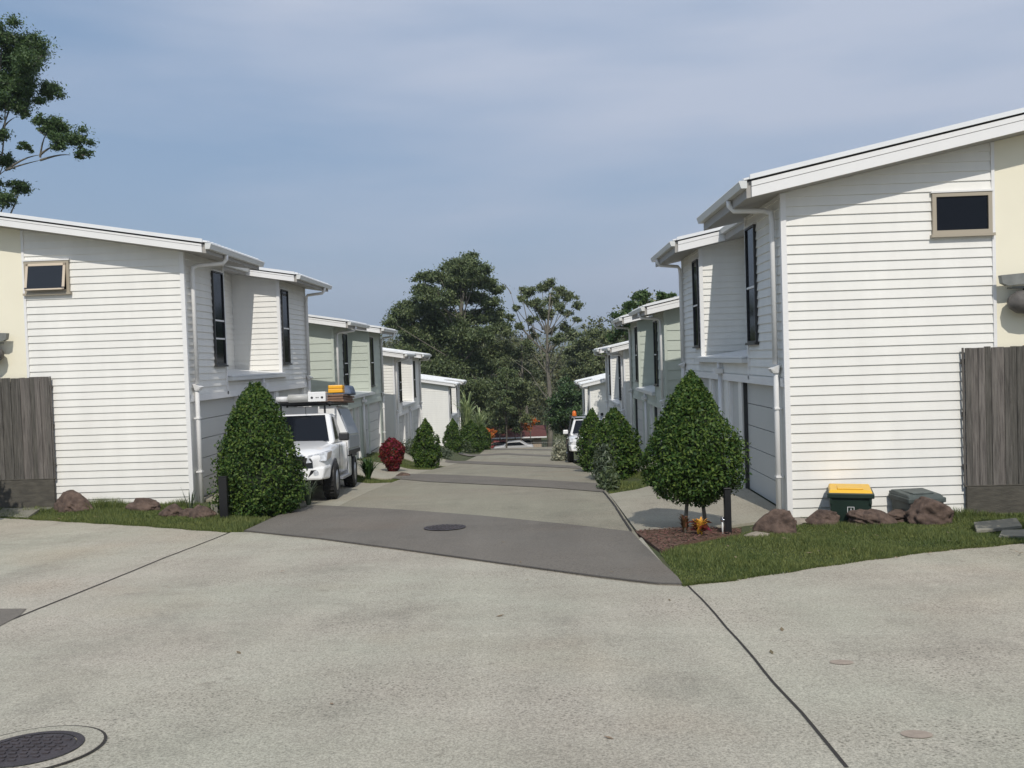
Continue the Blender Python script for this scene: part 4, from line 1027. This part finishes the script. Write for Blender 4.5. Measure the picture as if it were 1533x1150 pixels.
    g = MB(); g.prism([(-.42, -2.53, .89 + lift), (.42, -2.53, .89 + lift), (.40, -2.51, .925 + lift), (-.40, -2.51, .925 + lift)], (0, .04, 0)); g.prism([(.33, -2.55, .70 + lift), (.38, -2.55, .70 + lift), (.45, -2.53, .89 + lift), (.39, -2.53, .89 + lift)], (0, .04, 0)); g.prism([(-.33, -2.55, .70 + lift), (-.38, -2.55, .70 + lift), (-.45, -2.53, .89 + lift), (-.39, -2.53, .89 + lift)], (0, .04, 0)); g.build('chrome_trim', M_CHROME, gl)
    g = MB(); g.sm = False
    g.hexa([(-.78, -2.56, .40 + lift), (.78, -2.56, .40 + lift), (.90, -2.15, .40 + lift), (-.90, -2.15, .40 + lift), (-.84, -2.50, .66 + lift), (.84, -2.50, .66 + lift), (.92, -2.12, .70 + lift), (-.92, -2.12, .70 + lift)])
    bu = g.build('bumper', M_CARW, r, bevel=.045)
    g = MB(); g.box(-.38, .38, -2.585, -2.4, .44 + lift, .58 + lift); g.build('intake', M_PLAS, bu)
    # wheels
    for yy in (-1.62, 1.48):
        for sgn in (-1, 1):
            x0 = sgn * .70; e = sgn
            g = MB(); g.lathe([(.43, 0), (.44, e * .002)], (sgn * .924, yy, .42), 28, axis='x'); g.build('wheel_well_disc', M_PLAS, r)  # flat dark disc standing in for the shaded hollow of the wheel well
            g = MB(); g.lathe([(.22, 0), (.36, 0), (.385, e * .03), (.39, e * .22), (.36, e * .26), (.23, e * .262), (.22, e * .2)], (x0, yy, .39), 32, axis='x')
            for k in range(28):
                a = 2 * math.pi * k / 28; ca, sa = math.cos(a), math.sin(a)
                for (u0, u1) in ((.03, .11), (.14, .23)):
                    g.box(x0 + e * u0, x0 + e * u1, yy + ca * .392 - .012, yy + ca * .392 + .012, .39 + sa * .392 - .012, .39 + sa * .392 + .012)
            wl = g.build('wheel', M_RUB, r)
            g = MB(); g.lathe([(.05, e * .25), (.09, e * .2), (.2, e * .18), (.222, e * .255)], (x0, yy, .39), 24, axis='x'); g.build('rim', M_ALU, wl)
    for sgn in (-1, 1):
        for yy in ((-.92, .30) if kind == 'ute' else (-.92, .15, 1.1)):
            g = MB(); g.box(sgn * .915, sgn * .9235, yy, yy + .012, .50, 1.13); g.build('door_gap', M_PLAS, body)
        g = MB(); g.box(sgn * .922, sgn * .95, .08, .22, 1.0, 1.03); g.build('door_handle', M_CHROME, body, bevel=.006)
    g = MB(); g.box(-.6, .6, -2.2, 2.0, .30, .46); g.build('chassis', M_PLAS, r)
    for sgn in (-1, 1):
        g = MB(); g.box(sgn * .86, sgn * 1.0, -1.05, .35, .36, .41); g.build('side_step', M_ALU, r)
    if kind == 'ute':
        # canopy: vertical lower part, upper sides leaning in
        y0, y1 = .48, 2.62; W2 = .93
        g = MB(); pr = [(-W2, .80), (W2, .80), (W2, 1.28), (.66, 1.98), (-.66, 1.98), (-W2, 1.28)]
        g.prism([(x, y0, z + .02) for x, z in pr], (0, y1 - y0, 0)); cn = g.build('canopy', M_CARW, r, bevel=.015)
        for sgn in (-1, 1):
            g = MB(); a = Vector((sgn * .70, y0 + .2, 1.93)); b_ = Vector((sgn * .925, y0 + .12, 1.32)); nn = Vector((sgn * .94, 0, .34)) * .012
            c_ = Vector((sgn * .925, y1 - .05, 1.32)); d_ = Vector((sgn * .70, y1 - .1, 1.93))
            g.prism([a, b_, c_, d_], nn); ht = g.build('canopy_hatch', M_GREYP, cn)
            g = MB(); g.box(sgn * .931, sgn * .945, y0 + .1, y1 - .03, .98, 1.27); g.build('side_gate', M_GREYP, cn)
            g = MB(); g.box(sgn * .93, sgn * .96, y0 + .03, y1, .84, .93); g.build('tray_rail', M_PLAS, cn)
            g = MB(); g.box(sgn * .70, sgn * .93, y0 + .02, y0 + .50, .34, .79); g.build('tool_box', M_CARW, cn, bevel=.015)
            g = MB(); g.box(sgn * .78, sgn * .95, 1.0, 1.95, .76, .83); g.build('mudguard', M_PLAS, cn)
        # rack
        g = MB()
        for yy in (-.15, .6, 1.4, 2.2): g.box(-.66, .66, yy, yy + .05, 2.05, 2.09)
        for x in (-.66, .66): g.box(x - .025, x + .025, -.5, 2.6, 2.04, 2.10)
        for x in (-.5, .5):
            for yy in (-.15, .6): g.box(x - .02, x + .02, yy, yy + .05, 1.82, 2.05)
        g.build('roof_rack', M_BLACK, r)
        g = MB(); g.tube([(.12, -.45, 1.82), (.12, -.45, 1.98)], .006, 5); g.build('antenna', M_BLACK, r)
    else:
        g = MB(); g.tube([(-.89, -1.5, 1.12), (-.89, -1.06, 1.2), (-.77, -.52, 1.80), (-.77, -.46, 1.96)], .035, 8); g.tube([(-.77, -.50, 1.93), (-.77, -.60, 1.99)], .05, 8); g.build('snorkel', M_PLAS, r)
        g = MB()
        for yy in (-.25, .6): g.box(-.72, .72, yy, yy + .05, 1.93, 1.97)
        for x in (-.7, .7): g.tube([(x, -.3, 1.95), (x, 2.0, 1.95)], .02, 6)
        for x in (-.6, .6):
            for yy in (-.25, .6): g.box(x - .02, x + .02, yy, yy + .04, 1.8, 1.93)
        g.build('roof_rack', M_ALU, r)
        g = MB(); g.lathe([(.09, 0), (.10, .03), (.085, .18), (.06, .23), (.01, .245)], (-.60, -.28, 1.98), 16); g.build('beacon', M_AMBER, r)
        g = MB(); g.tube([(.62, -.3, 2.03), (.62, -.12, 2.03)], .07, 12); g.tube([(.62, -.2, 1.96), (.62, -.2, 2.03)], .02, 6); g.tube([(.45, -.25, 1.97), (.45, -.25, 2.2)], .008, 5); g.build('spotlight', M_PLAS, r)
    return r
tz = H(-5.0, 19.9)
UX, UY = -5.40, 19.85
ute = vehicle('work_ute', (UX, UY, 0), math.radians(5.0), 'white work ute with canopy and loaded roof rack parked behind the big cone shrub', 'ute')
# stand it on the slope
fz = H(UX + .75, UY - 1.62); rzh = H(UX + .75, UY + 1.48); ute.location.z = (fz + rzh) / 2 + .01; ute.rotation_euler.x = math.atan((rzh - fz) / 3.1)
MU = Matrix.Translation(ute.location) @ ute.rotation_euler.to_matrix().to_4x4()
def load(name, mb_, m, label, cat, p, bevel=.01):
    o = mb_.build(name, m, bevel=bevel); o.matrix_world = MU @ Matrix.Translation(p); tag(o, label, cat); return o
g = MB(); g.lathe([(.075, 0), (.09, .01), (.09, .44), (.075, .45)], (0, 0, 0), 20, axis='x'); load('storage_tube', g, M_PIPE, 'grey capped tube lying across the front of the ute roof rack', 'tube', (-.28, -.38, 2.19), 0)
g = MB(); g.lathe([(.06, 0), (.06, .26)], (0, 0, 0), 12, axis='x'); load('storage_tube', g, M_WMARK, 'white tube at the left end of the ute roof rack', 'tube', (-.56, -.3, 2.18), 0)
r_ = empty('white_case', (0, 0, 0), label='white box with two round ports on the ute roof rack', cat='case'); r_.matrix_world = MU @ Matrix.Translation((.17, -.42, 2.10))
g = MB(); g.box(0, .40, 0, .3, 0, .22); g.build('body', M_CARW, r_, bevel=.01)
for x, q in ((.09, .028), (.19, .014), (.23, .014), (.32, .028)):
    g = MB(); g.prism([(x + q * math.cos(a * math.pi / 6), -.004, .09 + q * math.sin(a * math.pi / 6)) for a in range(12)], (0, .01, 0)); g.build('port', M_PLAS, r_)
r_ = empty('yellow_case', (0, 0, 0), label='yellow plastic case on top of the ute roof load', cat='case'); r_.matrix_world = MU @ Matrix.Translation((.52, 0.3, 2.31))
g = MB(); g.box(0, .34, 0, .4, 0, .09); g.build('base', M_YBOX, r_, bevel=.012)
g = MB(); g.box(0, .34, 0, .4, .094, .18); g.build('lid', M_YBOX, r_, bevel=.02)
g = MB(); g.box(0, .6, 0, 2.0, 0, .05); g.box(.02, .58, .02, 1.9, .06, .12); g.box(.0, .6, .0, 2.1, .13, .17); load('timber_load', g, mat('timber', (.20, .12, .08), .8, var=.4, scale=5, stretch=(1, 6, 1)), 'stacked timber lengths along the ute roof rack', 'timber', (.28, .3, 2.10))
g = MB(); g.box(-.62, .25, 0, 1.8, 0, .12); load('tool_roll', g, M_PLAS, 'black gear bag along the left of the ute rack', 'bag', (0, .1, 2.10), .03)
g = MB(); g.hexa([(0, 0, 0), (.48, 0, 0), (.50, .9, 0), (0, .9, 0), (.04, .1, .24), (.40, .1, .22), (.44, .8, .24), (.04, .8, .26)]); load('tarp_bundle', g, M_BLUEG, 'blue-grey tarp bundle right of the yellow case', 'tarp', (.50, 1.0, 2.28), .05)

WX, WY = 2.22, 38.4
fw_ = vehicle('parked_four_wheel_drive', (WX, WY, 0), math.radians(-1.5), 'white four-wheel drive with amber roof beacon parked at the right kerb behind shrubs', 'wagon')
fz = H(WX - .9, WY - 1.62); rzh = H(WX - .9, WY + 1.48); fw_.location.z = (fz + rzh) / 2 + .01; fw_.rotation_euler.x = math.atan((rzh - fz) / 3.1)

# ------------------------------------------------------------------ across the crossing
q = at(770, 650, 97); hz = H(q.x, 97) - .7
r = empty('red_roofed_house', (q.x - 3.2, 97, hz), label='low brick house with red tiled roof beyond the end of the street', cat='house')
g = MB(); g.box(0, 6.2, 0, 6, -.3, 2.3); g.build('wall', M_BRICK, r)
g = MB(); g.prism([(-.6, -.6, 2.3), (-.6, 6.6, 2.3), (-.6, 3, 3.3)], (7.4, 0, 0)); g.build('roof', M_RTILE, r)
g = MB(); g.box(-.6, 6.8, -.72, -.61, 2.2, 2.34); g.build('gutter', M_TRIM, r)
for x in (.6, 3.6):
    g = MB(); g.box(x, x + 1.6, -.04, -.002, .1 if x > 2 else .9, 1.9); w_ = g.build('window', M_GLASS, r)
    g = MB(); g.box(x - .06, x + 1.66, -.06, -.041, 1.9, 1.97); g.build('frame', M_TRIM, w_)
q2 = at(728, 650, 99)
r = empty('red_roofed_shed', (q2.x - 1.2, 99, hz), label='small shed with a red sheet roof left of the red-tiled house', cat='shed')
g = MB(); g.box(0, 3.4, 0, 3, -.3, 1.9); g.build('wall', M_PAVER, r); g = MB(); g.hexa([(-.3, -.4, 1.9), (3.7, -.4, 1.9), (3.7, 3.3, 2.5), (-.3, 3.3, 2.5), (-.3, -.4, 2.0), (3.7, -.4, 2.0), (3.7, 3.3, 2.6), (-.3, 3.3, 2.6)]); g.build('roof', M_REDP, r)
# small parked car at the crossing
q3 = at(768, 660, 90.2)
def small_car(loc, m, label):
    r = empty('parked_car', loc, label=label, cat='car')
    prof = [(-2.1, .35), (-2.15, .6), (-1.9, .85), (-1.0, .98), (-.5, 1.38), (.8, 1.42), (1.5, 1.0), (2.05, .92), (2.15, .6), (2.1, .35)]
    g = MB(); g.prism([(x, -.82, z) for x, z in prof], (0, 1.64, 0)); g.build('body', m, r, bevel=.08)
    g = MB(); g.prism([(-.85, -.83, .98), (-.45, -.83, 1.32), (.72, -.83, 1.35), (1.25, -.83, 1.0)], (0, 1.66, 0)); g.build('window', M_GLASS, r)
    for x in (-1.3, 1.3):
        for y in (-.84, .66):
            g = MB(); pts = [(x + .32 * math.cos(a * math.pi / 10), y, .32 + .32 * math.sin(a * math.pi / 10)) for a in range(20)]; g.prism(pts, (0, .2, 0)); w_ = g.build('wheel', M_RUB, r)
            g = MB(); g.prism([(x + (px_ - x) * .55, y - .01, .32 + (pz - .32) * .55) for px_, _, pz in pts], (0, .05, 0)); g.build('rim', M_ALU, w_)
small_car((q3.x, 90.2, H(q3.x, 90.2)), mat('silver_paint', (.45, .45, .45), .4), 'silver car parked across the end of the street')
q3 = at(746, 660, 93.0); small_car((q3.x, 93.0, H(q3.x, 93)), M_REDP, 'red car behind the silver one at the end of the street')
# low metal fence at the end
r = empty('metal_fence', (-5.2, 86.5 + 5, H(0, 91.5)), label='low grey metal fence across the end of the street', cat='fence')
g = MB()
for k in range(60): g.box(k * .2 - .01, k * .2 + .012, 0, .02, 0, 1.15)
g.build('pickets', M_POOLF, r); g = MB(); g.box(0, 12, -.005, .03, 1.1, 1.14); g.box(0, 12, -.005, .03, .12, .15); g.build('rail', M_POOLF, r)
# hillside houses seen through the trees
for i, (px, py, Y) in enumerate(((878, 523, 600), (890, 521, 640), (752, 532, 560), (765, 531, 600), (840, 537, 520), (775, 534, 540))):
    q = at(px, py, Y); r = empty('distant_house', (q.x, Y, q.z - 4), label=['pale distant house right of the tree line, left of a pair', 'pale distant house right of the tree line, right of a pair', 'leftmost tiny pale house seen through the gums', 'second tiny pale house seen through the gums', 'tiny pale house under the airy gum crown', 'tiny pale house between the slim trunks'][i], cat='house', group='distant hillside houses')
    g = MB(); g.box(-5, 5, -4, 4, -6, 3); g.build('wall', M_TRIM, r); g = MB(); g.prism([(-5.5, -4.5, 3), (-5.5, 4.5, 3), (-5.5, 0, 5)], (11, 0, 0)); g.build('roof', M_ROOF, r)
    for x in (-3, 1): g = MB(); g.box(x, x + 2, -4.1, -4.01, .2, 1.8); g.build('window', M_GLASS, r)
# ------------------------------------------------------------------ hills and air
def ridge(name, Y, pts, depth, label):
    n = 80; g = MB(); xs = np.linspace(at(pts[0][0], 530, Y).x, at(pts[-1][0], 530, Y).x, n); kx = [at(p[0], p[1], Y).x for p in pts]; kz = [at(p[0], p[1], Y).z for p in pts]
    rows = []
    for j, t in enumerate((-1, -.6, -.3, 0, .4, 1)):
        k = 1 - abs(t) ** 1.2
        rows.append([(x, Y + t * depth, -25 + (np.interp(x, kx, kz) + 25 + Y * .0012 * math.sin(x * 37 / Y * 3 + j)) * k) for x in xs])
    g.sm = True; V_ = [p for r0 in rows for p in r0]; g.raw(V_, [(i * n + j, i * n + j + 1, (i + 1) * n + j + 1, (i + 1) * n + j) for i in range(5) for j in range(n - 1)])
    tag(g.build(name, M_HILL), label, kind='structure')
ridge('hills', 4200, [(-900, 510), (-300, 500), (0, 505), (300, 520), (480, 510), (560, 500), (590, 486), (612, 488), (650, 500), (720, 505), (800, 506), (830, 498), (860, 492), (875, 484), (885, 479), (893, 482), (905, 490), (935, 497), (1000, 495), (1200, 485), (1600, 470), (2300, 470)], 1200, 'distant blue hills on the horizon')
ridge('near_hills', 900, [(-900, 560), (300, 552), (600, 545), (700, 535), (800, 528), (880, 524), (1000, 520), (1600, 500), (2300, 480)], 330, 'wooded low hills beyond the valley')
HZ = 1
if HZ:
    g = MB(); g.box(-6500, 6500, -400, 6200, -40, 420)
    hm = bpy.data.materials.new('haze_air'); hm.use_nodes = True; t = hm.node_tree; t.nodes.clear()
    o_ = t.nodes.new('ShaderNodeOutputMaterial'); pv = t.nodes.new('ShaderNodeVolumePrincipled'); pv.inputs['Color'].default_value = (.72, .82, .95, 1); pv.inputs['Density'].default_value = .00022; pv.inputs['Anisotropy'].default_value = 0.0
    t.links.new(pv.outputs[0], o_.inputs['Volume'])
    hz_o = g.build('haze', hm); tag(hz_o, 'thin blue air over the valley', kind='stuff')

g = MB()
for i in range(70):
    if i < 34: x, y = random.uniform(2.2, 6.5), random.uniform(9.6, 12.8)
    elif i < 48: x, y = random.uniform(-9, -5.2), random.uniform(14.6, 16.6)
    else: x, y = random.uniform(-5, 4), random.uniform(4.5, 12)
    on_grass = inpoly(x, y, gpR) or inpoly(x, y, gpL)
    z = H(x, y) + (.035 if on_grass else .022 if y > 8.5 else .004); a = random.uniform(0, 6.28); l = random.uniform(.02, .05); b_ = a + 1.57
    g.quad((x - math.cos(a) * l, y - math.sin(a) * l, z), (x + math.cos(b_) * l * .35, y + math.sin(b_) * l * .35, z + .004), (x + math.cos(a) * l, y + math.sin(a) * l, z + .006), (x - math.cos(b_) * l * .35, y - math.sin(b_) * l * .35, z + .003))
tag(g.build('leaf_litter', mat('dry_leaf', (.20, .15, .09), .9, island=.5)), 'scattered dry leaves on the grass and concrete', kind='stuff')

o = blades('long_grass', [(-10.2, 16.75), (-7.15, 16.9), (-7.15, 17.33), (-10.2, 17.33)], 5000, .13, .008, M_BLADE); tag(o, 'longer unmown grass along the foot of the left wall')
o = blades('long_grass', [(4.3, 13.3), (8, 13.3), (8, 13.6), (4.3, 13.6)], 4200, .10, .008, M_BLADE); tag(o, 'longer unmown grass along the foot of the right wall')
for nm, P_, n_ in (('grass', [(p[0], p[1] - .025) for p in edge_r[:-1]], 3000), ('grass', [(p[0], p[1] - .02) for p in edge_far], 3000)):
    V = []
    for i in range(n_):
        k = random.randrange(len(P_) - 1); t = random.random(); x = P_[k][0] + (P_[k+1][0] - P_[k][0]) * t; y = P_[k][1] + (P_[k+1][1] - P_[k][1]) * t + abs(random.gauss(0, .03)) - .015 + .02 * math.sin(x * 9)
        z = H(x, y); a = random.uniform(0, 6.28); hh = random.uniform(.015, .045); dx, dy = math.cos(a) * .006, math.sin(a) * .006
        V += [(x - dx, y - dy, z - .01), (x + dx, y + dy, z - .01), (x + random.uniform(-.03, .03), y - random.uniform(0, .045), z + hh)]
    tag(fast_mesh(nm, np.array(V), 3, M_BLADE), 'ragged grass edge along the concrete', kind='stuff')
g = MB()
xs_ = [p[0] for p in mul]; ys_ = [p[1] for p in mul]; c_ = 0
while c_ < 1300:
    x, y = random.uniform(min(xs_), max(xs_)), random.uniform(min(ys_), max(ys_))
    if not inpoly(x, y, mul): continue
    c_ += 1; z = H(x, y) + .014 + random.uniform(0, .02); a = random.uniform(0, 6.28); l = random.uniform(.012, .04); b_ = a + 1.57; dz = random.uniform(-.01, .02)
    g.quad((x - math.cos(a) * l, y - math.sin(a) * l, z), (x + math.cos(b_) * l * .35, y + math.sin(b_) * l * .35, z + .004), (x + math.cos(a) * l, y + math.sin(a) * l, z + dz), (x - math.cos(b_) * l * .35, y - math.sin(b_) * l * .35, z + .003))
tag(g.build('mulch_chips', mat('bark_chips', (.13, .075, .05), .9, island=.7)), 'loose brown bark chips under the topiary tree', kind='stuff')
